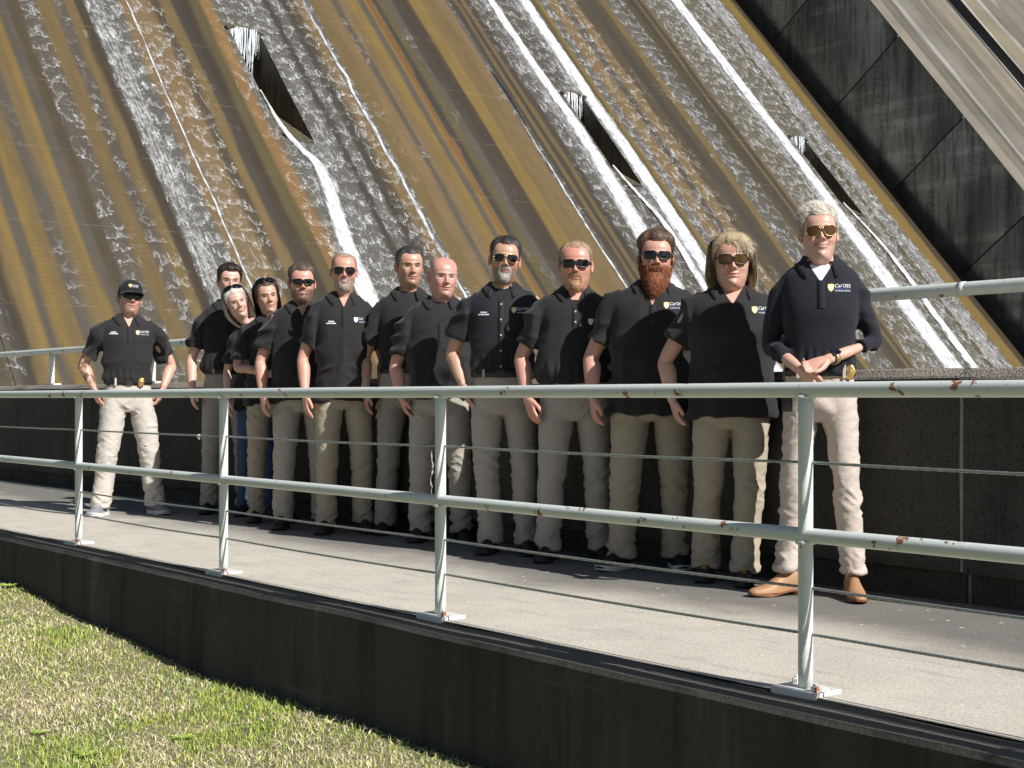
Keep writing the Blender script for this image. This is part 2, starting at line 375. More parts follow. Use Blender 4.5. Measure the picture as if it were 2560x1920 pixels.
HOLES = [(22.55, 23.7, 10.9, 16.6), (37.45, 38.55, 10.9, 16.35), (51.5, 52.6, 10.9, 16.2)]
dam = tag(empty('dam', W(S0 - 8, 30, -6)), 'tall wet concrete dam spillway face streaked ochre and brown behind the group', 'dam')
dam_inv = np.array(dam.location)
def dobj(name, V, F, mat, parent=dam, **k):
    return obj(name, np.asarray(V) - (dam_inv if parent is dam else 0), F, mat, parent, **k)
def set_uv(o, uv):
    me = o.data; L = me.uv_layers.new(name='UVMap'); idx = np.zeros(len(me.loops), np.int32); me.loops.foreach_get('vertex_index', idx)
    L.data.foreach_set('uv', np.asarray(uv, np.float32)[idx].ravel())
JT = [4.05, 11.55, 19.05, 26.55, 34.05, 41.55, 49.05, 56.95]
qs = np.unique(np.round(np.concatenate([np.arange(-8, 33.1, .5), [h[2] for h in HOLES], [h[3] for h in HOLES]]), 3))
for a, b in zip(JT[:-1], JT[1:]):
    ts = np.arange(a + .009, b - .03, .115).tolist() + [b - .009]
    hs = [h for h in HOLES if a < h[0] < b]
    for h in hs:
        for x in h[:2]: ts[int(np.argmin(np.abs(np.array(ts) - x)))] = x
    ts = np.array(ts); T, Q = np.meshgrid(ts, qs); Tf, Qf = T.ravel(), Q.ravel()
    P = np.stack([Tf, Qf, 0 * Tf], 1)
    wt = Tf + .16 * fbm(P, (.8, .16, 1), 3) + .06 * fbm(P, (3, .5, 1), 11)
    k = np.clip(np.searchsorted(ST, wt) - 1, 0, len(ST) - 2)
    fr = sstep((wt - ST[k]) / (ST[k + 1] - ST[k]), .75, 1.0)[:, None]
    c = SCl[k] * (1 - fr) + SCl[k + 1] * fr; fo = SF[k] * (1 - fr[:, 0]) + SF[k + 1] * fr[:, 0]
    c = c * (1 + .16 * fbm(P, (2, .12, 1), 21))[:, None]
    relief = .03 * fbm(P, (1.5, .4, 1), 5) * np.clip(fo * 1.4, .1, 1)
    V = Wv(FP(Tf, Qf, relief)); F = []
    nc = len(ts)
    for f in grid_faces(len(qs), nc):
        tc = Tf[list(f)].mean(); qc = Qf[list(f)].mean()
        if any(h[0] < tc < h[1] and h[2] < qc < h[3] for h in hs): continue
        F.append(f)
    o = dobj('face_panel', V, F, M['face'], smooth=True, col=c, foam=fo); set_uv(o, np.stack([Tf, Qf], 1))
    # recessed backing so the joint between two monoliths reads as a groove
    g0 = Wv(FP(np.array([b - .06, b + .06, b + .06, b - .06]), np.array([-8, -8, 33, 33]), -.08))
    dobj('joint', g0, [(0, 1, 2, 3)], M['trough'])

# outlets: trough cut into the slope, with a drip lip
def SZ(t, s, z): return W(s, t, z + EYE)
for hi, (ta, tb, qb, qt) in enumerate(HOLES):
    sb, zb = S0 + qb / LQ, qb * TA / LQ; st_, zt = S0 + qt / LQ, qt * TA / LQ
    bk = st_ + 1.2; zf = zb + 2.6
    tr = empty('outlet', (0, 0, 0), 0, dam); tr.location = -Vector(dam_inv) + Vector(W(sb, ta, zb + EYE)); org = W(sb, ta, zb + EYE)
    def tob(name, V, F, mat): return obj(name, np.asarray(V) - org, F, mat, tr)
    e = .25   # wall thickness of each side
    for nm, x0, x1 in (('side_wall', ta - e, ta), ('side_wall', tb, tb + e)):
        prof = [(sb - .02, zb), (st_ - .02, zt), (bk, zt), (bk, zf)]
        V = [SZ(x, s + (.06), z) for x in (x0, x1) for s, z in prof]
        tob(nm, V, [(0, 1, 2, 3), (7, 6, 5, 4), (0, 4, 5, 1), (1, 5, 6, 2), (2, 6, 7, 3), (3, 7, 4, 0)], M['trough'])
    tob('floor', [SZ(ta, sb - .05, zb), SZ(tb, sb - .05, zb), SZ(tb, bk, zf), SZ(ta, bk, zf)], [(0, 1, 2, 3)], M['trough'])
    tob('back_wall', [SZ(ta, bk, zf), SZ(tb, bk, zf), SZ(tb, bk, zt), SZ(ta, bk, zt)], [(0, 1, 2, 3)], M['trough'])
    tob('ceiling', [SZ(ta, st_, zt), SZ(tb, st_, zt), SZ(tb, bk, zt), SZ(ta, bk, zt)], [(3, 2, 1, 0)], M['trough'])
    # rounded eyebrow lip
    u = np.linspace(-.12, 1.12, 22); arc = .28 * (1 - (2 * u - 1) ** 2)
    P = Wv(FP(ta + u * (tb - ta), qt - .05 + arc * .45, .03)); tob('drip_lip', *tube(P, .085, 8), M['trough'])
    # curtain of drips
    parts = []
    for k in range(58):
        x = ta + (tb - ta) * rng.random(); h = 2.2 * (1 - (2 * (x - ta) / (tb - ta) - .9) ** 2 * .45) * rng.uniform(.3, 1.0) * (1 if hi < 1 else .75)
        y0 = st_ - .04 + rng.uniform(-.06, .05); zz = np.linspace(0, -h, 9)
        pts = np.stack([y0 + .02 * np.cumsum(rng.normal(0, .3, 9)), x + .012 * np.cumsum(rng.normal(0, 1, 9)), zt + .05 + zz], 1)
        parts.append(tube(Wv(pts + [0, 0, EYE]), rng.uniform(.006, .018) * np.linspace(1.2, .4, 9) * (1 + .5 * rng.random(9)), 4))
    V, F = cat(parts)
    tag(obj('water', V, F, M['drip']), kind='structure')
# white ribbons of running water
def ribbon(pts, off=.07, bulge=.03, jag=.06, seed=0):
    pts = np.array(pts, float); m = max(24, int(abs(pts[0, 1] - pts[-1, 1]) * 5)); p = catmull(pts, m); nc = 13
    x = np.linspace(-1, 1, nc)
    T = p[:, :1] + p[:, 2:3] * x[None]; Q = np.repeat(p[:, 1:2], nc, 1)
    P3 = np.stack([T.ravel(), Q.ravel(), 0 * T.ravel()], 1)
    T = T + (jag * p[:, 2:3] * fbm(P3, (1.2, .8, 1), seed).reshape(T.shape))
    B = np.broadcast_to(bulge * (1 - x ** 2)[None], T.shape) + .03 * fbm(P3, (4, 1.2, 1), seed + 3).reshape(T.shape) * (1 - x ** 2)
    V = Wv(FP(T.ravel(), Q.ravel(), (off * (1 - x ** 4)[None] + .012 + B).ravel()))
    o = obj('water', V, grid_faces(m, nc), M['stream'], smooth=True, edge=(np.broadcast_to((1 - np.abs(x) ** 1.5)[None], T.shape) * (1 if jag < 1 else .55)).ravel())
    set_uv(o, P3[:, :2]); return tag(o, kind='structure')
for i, r in enumerate([
    [(36.75, 32, .3), (36.8, 19, .34), (36.95, 14, .42), (36.7, 9, .6), (36.3, 4, .8), (36.2, -4, .8)],
    [(38.95, 32, .45), (38.95, 19, .5), (39.05, 12, .5), (39.0, 7, .55), (38.9, 2, .6), (38.9, -4, .6)],
    [(50.7, 33, .5), (50.7, 20, .55), (50.75, 15, .5), (50.6, 11, .62), (50.4, 5, .8), (50.3, -4, .9)],
    [(22.52, 13.2, .05), (22.66, 11.6, .12), (22.98, 10.5, .2), (23.35, 9.5, .3), (23.05, 7.2, .36), (22.8, 5.3, .42), (22.6, 1, .55), (22.5, -4, .6)],
    [(37.5, 11.9, .05), (37.85, 10.4, .14), (38.25, 8.6, .2), (38.1, 5.5, .3), (37.8, 0, .4), (37.8, -4, .4)],
    [(51.6, 11.6, .06), (52.0, 9.8, .14), (52.2, 7.5, .24), (51.9, 3, .4), (51.8, -4, .5)],
    [(26.5, 33, .09), (26.5, 20, .10), (26.48, 10, .12), (26.46, 4, .1), (26.46, -4, .1)],
    [(34.0, 13.6, .03), (33.98, 10, .07), (33.97, 5, .08), (33.97, -4, .08)],
    [(19.0, 33, .05), (19.0, 18, .05), (18.99, 6, .06), (18.99, -4, .06)],
]): ribbon(r, off=.002 if i > 5 else .02 if i < 3 else .05, bulge=.001 if i > 5 else .02, jag=1.2 if i > 5 else .06, seed=i * 9)
# dark slit beside the second outlet
sl = np.array([(34.1, 16.9, .02), (34.12, 16.2, .09), (34.16, 15.2, .08), (34.14, 13.7, .01)]); p = catmull(sl, 20)
V = np.concatenate([Wv(FP(p[:, 0] - p[:, 2], p[:, 1], .012)), Wv(FP(p[:, 0] + p[:, 2], p[:, 1], .012))])
M['slit'] = m_simple('dark_crack', (.006, .006, .006), .9)
dobj('crack', V, [(i, i + 20, i + 21, i + 1) for i in range(19)], M['slit'])

# side (training) wall of the raised block: panels split by joints square to the slope
TW = 56.98
def topz(s): return 8.9 + 1.25 * (s - 33.5)
jb = [(47.9 - 3.62 * k, 18.95 - 4.42 * k) for k in range(-3, 6)]
ju = np.array([-.80, .60])
def hit(p):
    # along ju to the top edge
    k = (topz(p[0]) - p[1]) / (ju[1] - 1.25 * ju[0]); return (p[0] + ju[0] * k, p[1] + ju[1] * k)
for i in range(len(jb) - 1):
    a, b = np.array(jb[i]), np.array(jb[i + 1]); g = .035 * (a - b) / np.linalg.norm(a - b)
    a = a - g; b = b + g
    low = np.array([.9, -.78]) * 1.0
    quad = [b + low, a + low, np.array(hit(a)), np.array(hit(b))]
    nu, nv = 34, 34; V = []; C = []
    for u in np.linspace(0, 1, nu):
        for v in np.linspace(0, 1, nv):
            pt = (quad[0] * (1 - u) + quad[1] * u) * (1 - v) + (quad[3] * (1 - u) + quad[2] * u) * v
            V.append((pt[0], 0, pt[1]))
    V = np.array(V); P = V * 1.0
    c = 4.4 * lin(82, 82, 78)[None] * (.62 + .5 * fbm(P, (.5, 1, .25), 4 + i))[:, None]
    vert = fbm(P, (3.5, 1, .12), 60 + i); c = c * (1 - .55 * sstep(vert, .05, .5))[:, None]
    horiz = fbm(P, (.2, 1, 2.2), 90 + i); c = c * (1 + .5 * sstep(horiz, .15, .55))[:, None]
    dist = V[:, 2] - (V[:, 0] - S0) * TA                               # wet black foot of the wall
    c = c * (1 - .8 * sstep(dist, 1.25, .7) * (1 + .0 * dist))[:, None]
    VV = np.stack([V[:, 0], TW + .02 * fbm(P, (1, 1, 1), 3), V[:, 2] + EYE], 1)
    F = [f[::-1] for f in grid_faces(nu, nv)]
    dobj('wall_panel', Wv(VV), F, M['dark'], smooth=True, col=np.maximum(c, .004))
V = Wv([(20, TW + .1, -10), (60, TW + .1, -10), (60, TW + .1, topz(60) + EYE - .3), (25, TW + .1, topz(25) + EYE - .3), (20, TW + .1, -9)])
dobj('joint_backing', V, [(4, 3, 2, 1, 0)], M['slit'])
# sloping top of the raised block, in three runs with a shadowed channel between them
def run(t0, t1, drop, stops):
    ts = np.arange(t0, t1 + .01, .16); ss = np.arange(20, 66, 1.0); T, S_ = np.meshgrid(ts, ss); Tf, Sf = T.ravel(), S_.ravel()
    P = np.stack([Tf, Sf, 0 * Tf], 1); wt = Tf + .2 * fbm(P, (.7, .25, 1), 8)
    tt = np.array([a for a, _ in stops]); cc = np.array([lin(*c) for _, c in stops]) / 2.6
    k = np.clip(np.searchsorted(tt, wt) - 1, 0, len(tt) - 1); c = cc[k] * (1 + .22 * fbm(P, (3, .3, 1), 31))[:, None]
    lime = sstep(fbm(P, (2.2, .22, 1), 77), .40, .7); c = c * (1 - lime[:, None]) + lin(214, 211, 205) / 1.9 * lime[:, None]
    row = (np.abs(((Sf + .22 * Tf) % 4.0) - 2) < .5); c[row] *= .86
    V = Wv(np.stack([Sf, Tf, topz(Sf) + EYE - drop + .03 * fbm(P, (1, .5, 1), 2)], 1))
    dobj('block_top', V, grid_faces(len(ss), len(ts)), M['block'], smooth=True, col=c)
A_, B_, C_, D_ = (176, 166, 150), (146, 138, 124), (160, 153, 142), (205, 203, 198)
run(TW - .12, 65.6, 0, [(50, A_), (57.9, B_), (58.75, (128, 118, 104)), (59.2, D_), (59.55, C_), (61, B_), (62.3, (182, 172, 152)), (62.6, B_), (63.6, (170, 160, 140)), (65.0, (186, 176, 158))])
run(67.4, 95, 0, [(60, (176, 165, 140)), (69.6, D_), (70.1, B_), (72, C_), (76, A_)])
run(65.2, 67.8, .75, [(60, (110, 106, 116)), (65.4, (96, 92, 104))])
for tt in (65.6, 67.4):
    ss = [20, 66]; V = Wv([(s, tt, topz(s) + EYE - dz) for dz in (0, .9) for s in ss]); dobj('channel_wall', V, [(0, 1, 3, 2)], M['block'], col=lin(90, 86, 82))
# painted panel numbers
def text_mesh(body, size=1.0, shear=0.0):
    cu = bpy.data.curves.new('lettering', 'FONT'); cu.body = body; cu.size = size; cu.shear = shear; cu.resolution_u = 3
    o = bpy.data.objects.new('lettering', cu); COL.objects.link(o); dg = bpy.context.evaluated_depsgraph_get(); dg.update()
    me = bpy.data.meshes.new_from_object(o.evaluated_get(dg))
    V = np.zeros(len(me.vertices) * 3); me.vertices.foreach_get('co', V); V = V.reshape(-1, 3); F = [tuple(p.vertices) for p in me.polygons]
    bpy.data.objects.remove(o); bpy.data.curves.remove(cu); bpy.data.meshes.remove(me)
    return V, F
M['numpaint'] = m_simple('faded_number_paint', (.085, .08, .07), .9, .002, 8, .6)
for body, k in (('9', 1), ('10', 2)):
    V, F = text_mesh(body, 1.0); p = jb[k]
    u = np.array([-1.0, 0.0]); P = np.stack([p[0] - .55 - V[:, 0] * 1.1 * 1.0, np.full(len(V), TW - .035), p[1] + EYE + 1.4 + V[:, 1] * 1.1], 1)
    dobj('number', Wv(P), F, M['numpaint'])

# stilling basin water below the parapet
V = Wv([(-60, 5.9, -3.2), (40, 5.9, -3.2), (40, 140, -3.2), (-60, 140, -3.2)])
tag(obj('water', V, [(3, 2, 1, 0)], M['basin']), kind='structure')

# ------------------------------------------------------------------ walkway
ss = np.arange(-14, 30.01, .25); tt = np.concatenate([[3.325], np.linspace(3.4, 5.45, 9)])
S_, T_ = np.meshgrid(ss, tt); P = np.stack([S_.ravel(), T_.ravel(), 0 * S_.ravel()], 1)
P[:, 1] += np.where(T_.ravel() < 3.33, .006 * fbm(P, (4, 1, 1), 2), 0); P[:, 2] = .004 * fbm(P, (1.2, 1.2, 1), 9)
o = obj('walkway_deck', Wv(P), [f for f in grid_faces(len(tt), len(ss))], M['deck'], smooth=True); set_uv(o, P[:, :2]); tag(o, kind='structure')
prof = [(3.34, -.05), (3.322, -.004), (3.318, -.008), (3.222, -.012), (3.205, -.018), (3.192, -.036), (3.187, -.25), (3.18, -.6), (3.18, -1.2)]
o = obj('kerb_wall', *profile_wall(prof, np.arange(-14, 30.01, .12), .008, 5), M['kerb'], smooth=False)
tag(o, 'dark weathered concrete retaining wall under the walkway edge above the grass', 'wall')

# parapet behind the people: cast panels with filled joints
pw = tag(empty('parapet_wall', W(3.44, 5.3, 0)), 'dark exposed aggregate concrete parapet wall behind the people', 'wall')
org = np.array(pw.location)
prof = [(5.36, -.02), (5.36, .125), (5.305, .135), (5.30, .16), (5.30, .972), (5.308, .982), (5.34, 1.014), (5.352, 1.02), (5.56, 1.022), (5.585, 1.01), (5.60, .98), (5.60, -4)]
js = [3.44 + 6.1 * k for k in range(-3, 5)]
for a, b in zip(js[:-1], js[1:]):
    V, F = profile_wall(prof, np.append(np.arange(a + .012, b - .05, .1), b - .012), .014, a)
    obj('wall_panel', V - org, F, M['parapet'], pw)
for a in js[1:-1]:
    V, F = profile_wall([(5.37, 0), (5.37, .13), (5.309, .14), (5.305, .6), (5.309, .98), (5.36, 1.012), (5.59, 1.0), (5.59, 0)], np.linspace(a - .0115, a + .0115, 3), .006, 3)
    obj('joint_filler', V - org, F, M['caulk'], pw)

# ------------------------------------------------------------------ railing in front
rail_t = 3.377; H_R = .938; PR = .0236
posts = [.85, 2.728, 4.597, 6.464, 8.346, 10.2, 12.1]
rl = tag(empty('railing', W(2.728, rail_t, 0)), 'pale green painted pipe railing with steel cables in front of the group', 'railing'); org = np.array(rl.location)
def robj(name, V, F, mat, parent=rl, smooth=True):
    return obj(name, np.asarray(V) - (org if parent is rl else np.array(parent.location) + org), F, mat, parent, smooth)
def pipe(s0, s1, t, z, r, n=16, step=.05, wob=.0012, seed=0):
    s = np.arange(s0, s1, step); P = np.stack([s, np.full(len(s), t), np.full(len(s), z)], 1)
    P[:, 1:] += wob * np.stack([fbm(P, (1.1, 1, 1), seed), fbm(P, (.9, 1, 1), seed + 9)], 1)
    return tube(Wv(P), r, n)
robj('top_rail', *pipe(-1.0, 14, rail_t, H_R - PR, PR, seed=1), M['paint'])
robj('middle_rail', *pipe(-1.0, 14, rail_t, .474, PR * .97, seed=2), M['paint'])
bolt = None
for ps in posts:
    po = empty('post', Vector(W(ps, rail_t, 0)) - Vector(org), 0, rl); base = np.array(po.location) + org
    z = np.linspace(.012, H_R - .03, 14); P = np.stack([np.full(14, ps), np.full(14, rail_t), z], 1)
    obj('pipe', tube(Wv(P), PR * .96, 18)[0] - base, tube(Wv(P), PR * .96, 18)[1], M['paint'], po, True)
    for zc in (H_R - PR, .474):                                      # weld bead
        a = np.linspace(0, 2 * np.pi, 17); P = np.stack([ps + .026 * np.cos(a), rail_t + .026 * np.sin(a), np.full(17, zc - .022)], 1)
        V, F = tube(Wv(P), .006, 6); obj('weld', V - base, F, M['paint'], po, True)
    V, F = wbox(ps - .085, ps + .085, rail_t - .062, rail_t + .062, -.012, .012); obj('base_plate', V - base, F, M['plate'], po)
    V, F = wbox(ps - .095, ps + .095, rail_t - .07, rail_t + .066, -.03, -.0125); obj('grout_pad', V - base, F, M['plate'], po)
    for ds in (-.06, .06):
        P = np.stack([np.full(4, ps + ds), np.full(4, rail_t + .03 * (1 if ds > 0 else -1)), np.array([.012, .026, .028, .036])], 1)
        V, F = tube(Wv(P), np.array([.014, .014, .008, .007]), 6); obj('bolt', V - base, F, M['plate'], po)
for ci, zc in enumerate((.695, .315, .175)):
    s = np.arange(-1.0, 14, .011); m = len(s); nn = 12; a = np.linspace(0, 2 * np.pi, nn, endpoint=False)
    sag = np.zeros(m)
    for p0, p1 in zip(posts[:-1], posts[1:]):
        k = (s > p0) & (s < p1); x = (s[k] - p0) / (p1 - p0); sag[k] = -4 * x * (1 - x) * (.003 + .004 * rng.random() + (.012 if (ci == 2 and p0 > 8) else 0))
    ph = 2 * np.pi * s / .052
    rr = .0043 * (1 + .20 * np.cos(6 * (a[None] - ph[:, None])))
    V = np.stack([np.repeat(s, nn), (rail_t + .004 + rr * np.cos(a)[None]).ravel(), ((zc + sag)[:, None] + rr * np.sin(a)[None]).ravel()], 1)
    robj('cable', Wv(V), grid_faces(m, nn, True), M['cable'])
# knotted white scrap on the upper cable
V, F = cat([tube(Wv(np.array([(6.73, rail_t, .698), (6.728, rail_t - .008, .684), (6.722, rail_t - .005, .672)])), np.array([.005, .009, .004]), 7),
            tube(Wv(np.array([(6.733, rail_t, .69), (6.745, rail_t - .005, .692), (6.752, rail_t, .685)])), np.array([.007, .006, .002]), 6)])
M['scrap'] = m_simple('white_plastic', (.8, .8, .8), .5)
c0 = V.mean(0); o = obj('plastic_scrap', V - c0, F, M['scrap'], smooth=True); o.location = c0
tag(o, 'small white plastic scrap knotted on the upper railing cable', 'plastic scrap')

# pipe rail on top of the parapet
pr = tag(empty('handrail', W(4.6, 5.46, 1.02)), 'pale grey pipe handrail on posts along the parapet top', 'handrail'); org2 = np.array(pr.location)
V, F = pipe(-2, 20, 5.46, 1.372, .031, seed=7); obj('top_rail', V - org2, F, M['paint'], pr, True)
V, F = tube(Wv(np.array([(3.52, 5.46, 1.372), (3.535, 5.46, 1.372), (3.55, 5.46, 1.372)])), .0335, 16); obj('sleeve', V - org2, F, M['paint'], pr, True)
for ps in (14.2, 11.8, 9.4, 7.0, 4.75, 2.2, -.2, 16.6):
    V, F = tube(Wv(np.stack([np.full(5, ps), np.full(5, 5.46), np.linspace(1.02, 1.36, 5)], 1)), .028, 14); obj('post', V - org2, F, M['paint'], pr, True)
    V, F = wbox(ps - .1, ps + .1, 5.40, 5.52, 1.02, 1.04); obj('base_plate', V - org2, F, M['plate'], pr)

# ------------------------------------------------------------------ ground and grass
def gz(X, Y):
    s = X * D[0] + Y * D[1]; t = X * N[0] + Y * N[1]; P = np.stack([X, Y, 0 * X], -1).reshape(-1, 3)
    b = np.interp(s, [-60, 3, 6.4, 8.8, 12, 60], [-.53, -.487, -.472, -.295, -.22, -.2])
    fall = -.02 * np.clip(3.2 - t, 0, 8)
    return b + fall + (.035 * fbm(P, (1.1, 1.1, 1), 3)).reshape(np.shape(X))
g = NT('turf_soil'); v = g.coord('Object'); n1 = g.noise(v, 2.0, 5, .65); n2 = g.noise(v, 45, 4, .7)
M['soil'] = g.set(g.mix(g.ss(n1, .35, .65), g.mix(n2, (.16, .135, .075), (.34, .29, .18)), g.mix(n2, (.08, .11, .03), (.20, .24, .08))), .95); g.bump(n2, .02, .8)
ss = np.concatenate([np.linspace(-180, -12, 12), np.arange(-10, 20, .4), np.linspace(22, 180, 12)]); tt = np.concatenate([np.linspace(-180, -8, 12), np.arange(-7, 3.2, .3), [3.21]])
S_, T_ = np.meshgrid(ss, tt); X = S_ * D[0] + T_ * N[0]; Y = S_ * D[1] + T_ * N[1]
tag(obj('ground', np.stack([X.ravel(), Y.ravel(), gz(X, Y).ravel()], 1), [f for f in grid_faces(len(tt), len(ss))], M['soil'], smooth=True), kind='structure')
NB = 170000
Yb = rng.uniform(3.9, 11.5, NB * 2); Xb = rng.uniform(-5.0, 1.6, NB * 2)
tb_ = Xb * N[0] + Yb * N[1]; keep = (tb_ < 3.165) & (Xb > -.375 * Yb - .35)
keep &= rng.random(NB * 2) < np.clip(1.35 - Yb / 14, .3, 1); keep[tb_ > 3.08] &= rng.random((tb_ > 3.08).sum()) < .5
Xb, Yb = Xb[keep][:NB], Yb[keep][:NB]; nb = len(Xb); zb_ = gz(Xb, Yb); P = np.stack([Xb, Yb, zb_], 1)
patch = fbm(P, (1.6, 1.6, 0), 4); patch2 = fbm(P, (5, 5, 0), 14)
lush = sstep(patch + .5 * patch2, -.05, .35); edge = sstep(Xb * N[0] + Yb * N[1], 2.3, 3.1)
dry = rng.random(nb) < np.clip(.74 - .5 * lush - .25 * edge, .14, .86)
h = np.where(dry, rng.uniform(.014, .036, nb), rng.uniform(.010, .027, nb) * (1 + .5 * lush)); w = rng.uniform(.0011, .0024, nb) * (1 + .12 * Yb - .4)
ang = rng.uniform(0, 2 * np.pi, nb); lean = np.where(dry, rng.uniform(.5, 2.2, nb), rng.uniform(.1, .9, nb)); la = rng.uniform(0, 2 * np.pi, nb)
wx, wy = np.cos(ang) * w, np.sin(ang) * w; lx, ly = np.cos(la) * lean, np.sin(la) * lean
hz = h / np.sqrt(1 + lean ** 2 * .6)
B0 = P - np.stack([wx, wy, .01 + 0 * wx], 1); B1 = P + np.stack([wx, wy, -.01 + 0 * wx], 1)
M0 = P + np.stack([lx * h * .35 - wx * .8, ly * h * .35 - wy * .8, hz * .6], 1); M1 = P + np.stack([lx * h * .35 + wx * .8, ly * h * .35 + wy * .8, hz * .6], 1)
T0 = P + np.stack([lx * h, ly * h, hz], 1)
V = np.stack([B0, B1, M1, M0, T0], 1).reshape(-1, 3); k = np.arange(nb) * 5
F = np.stack([k, k + 1, k + 2, k + 3], 1).tolist() + np.stack([k + 3, k + 2, k + 4], 1).tolist()
gc = lin(164, 172, 82)[None] * rng.uniform(.5, 1.3, (nb, 1)) * np.array([1, 1, .9]); gc[:, 0] *= rng.uniform(.7, 1.15, nb)
dc = lin(226, 212, 174)[None] * rng.uniform(.45, 1.1, (nb, 1))
c = np.minimum(np.where(dry[:, None], dc, gc) * 1.05, .88)
tag(obj('grass', V, F, M['grass'], col=np.repeat(c, 5, 0)), 'short patchy lawn of green and straw coloured grass below the kerb', 'grass', kind='stuff')
# broad-leaved weeds
def weed(x, y, n, L, lab):
    parts = []; cs = []
    for i in range(n):
        a = i * 2.4 + rng.uniform(-.3, .3); l = L * rng.uniform(.6, 1.1); q = np.linspace(0, 1, 6)
        wv = l * .22 * np.sin(np.pi * np.clip(q * .9 + .08, 0, 1)); r = l * q; zz = l * (.55 * q - .35 * q ** 2)
        ax = np.stack([np.cos(a) * r, np.sin(a) * r, zz], 1); sdv = np.array([-np.sin(a), np.cos(a), .0])
        V = np.concatenate([ax - sdv * wv[:, None] + [0, 0, .004], ax, ax + sdv * wv[:, None] + [0, 0, .004]]); Fq = []
        for j in range(5): Fq += [(j, j + 1, 6 + j + 1, 6 + j), (6 + j, 6 + j + 1, 12 + j + 1, 12 + j)]
        parts.append((V, Fq)); cs.append(np.tile(lin(170, 196, 90) * rng.uniform(.6, 1.0), (18, 1)))
    V, Fq = cat(parts); o = obj('weed', V, Fq, M['grass'], smooth=True, col=np.concatenate(cs)); z = float(gz(np.array([x]), np.array([y]))[0])
    o.location = (x, y, z + .005); tag(o, lab, 'weed', 'weeds in the lawn')
def onground(u, v, z0=-.44):
    y = (EYE - z0) * 3500 / (v - 995); return ((u - 1280) / 3500 * y, y)
for u, v, nn, L, lab in ((215, 1895, 12, .06, 'broad leaved green weed in the lawn near the bottom edge'), (460, 1862, 12, .055, 'bushy green weed right of the broad leaved one in the lawn'),
                         (100, 1840, 10, .05, 'low green weed at the far left of the lawn'), (20, 1478, 12, .07, 'leafy weed at the foot of the kerb wall, far left'), (815, 1800, 9, .06, 'small green sprig against the shaded kerb foot')):
    weed(*onground(u, v, -.5 if v > 1500 else -.32), nn, L, lab)
# ------------------------------------------------------------------ people
def m_skin():
    g = NT('skin'); v = g.coord('Object'); n = g.noise(v, 55, 4, .6); n2 = g.noise(v, 14, 3, .6)
    c = g.mix(1.0, g.attr('Col'), g.mix(n, (.9, .88, .87), (1.08, 1.06, 1.05)), 'MULTIPLY')
    c = g.mix(g.math('MULTIPLY', g.ss(n2, .45, .75), .12), c, (.60, .27, .20))
    g.bump(g.noise(v, 320, 2, .6), .0012, .5)
    g.b.inputs['Subsurface Radius'].default_value = (1, .35, .2); g.b.inputs['Subsurface Scale'].default_value = .0035
    return g.set(c, g.math('MULTIPLY_ADD', n, .25, .27), Subsurface_Weight=.15, Specular_IOR_Level=.45)
def m_cloth(name, c, rough=.85, weave=520, bd=.0012, var=.15, sheen=.1):
    g = NT(name); v = g.coord('Object'); n = g.noise(v, weave, 2, .6); n2 = g.noise(v, 16, 4, .6); n3 = g.noise(g.mapv(v, (22, 22, 46)), 1.0, 4, .6, .6)
    c = np.array(c, float)
    g.bump(g.math('ADD', g.math('MULTIPLY', n, .25), g.math('MULTIPLY', n3, 1.6)), bd * 2.2, .6)
    return g.set(g.mix(n2, c * (1 - var), c * (1 + var)), rough, Sheen_Weight=sheen, Specular_IOR_Level=.25)
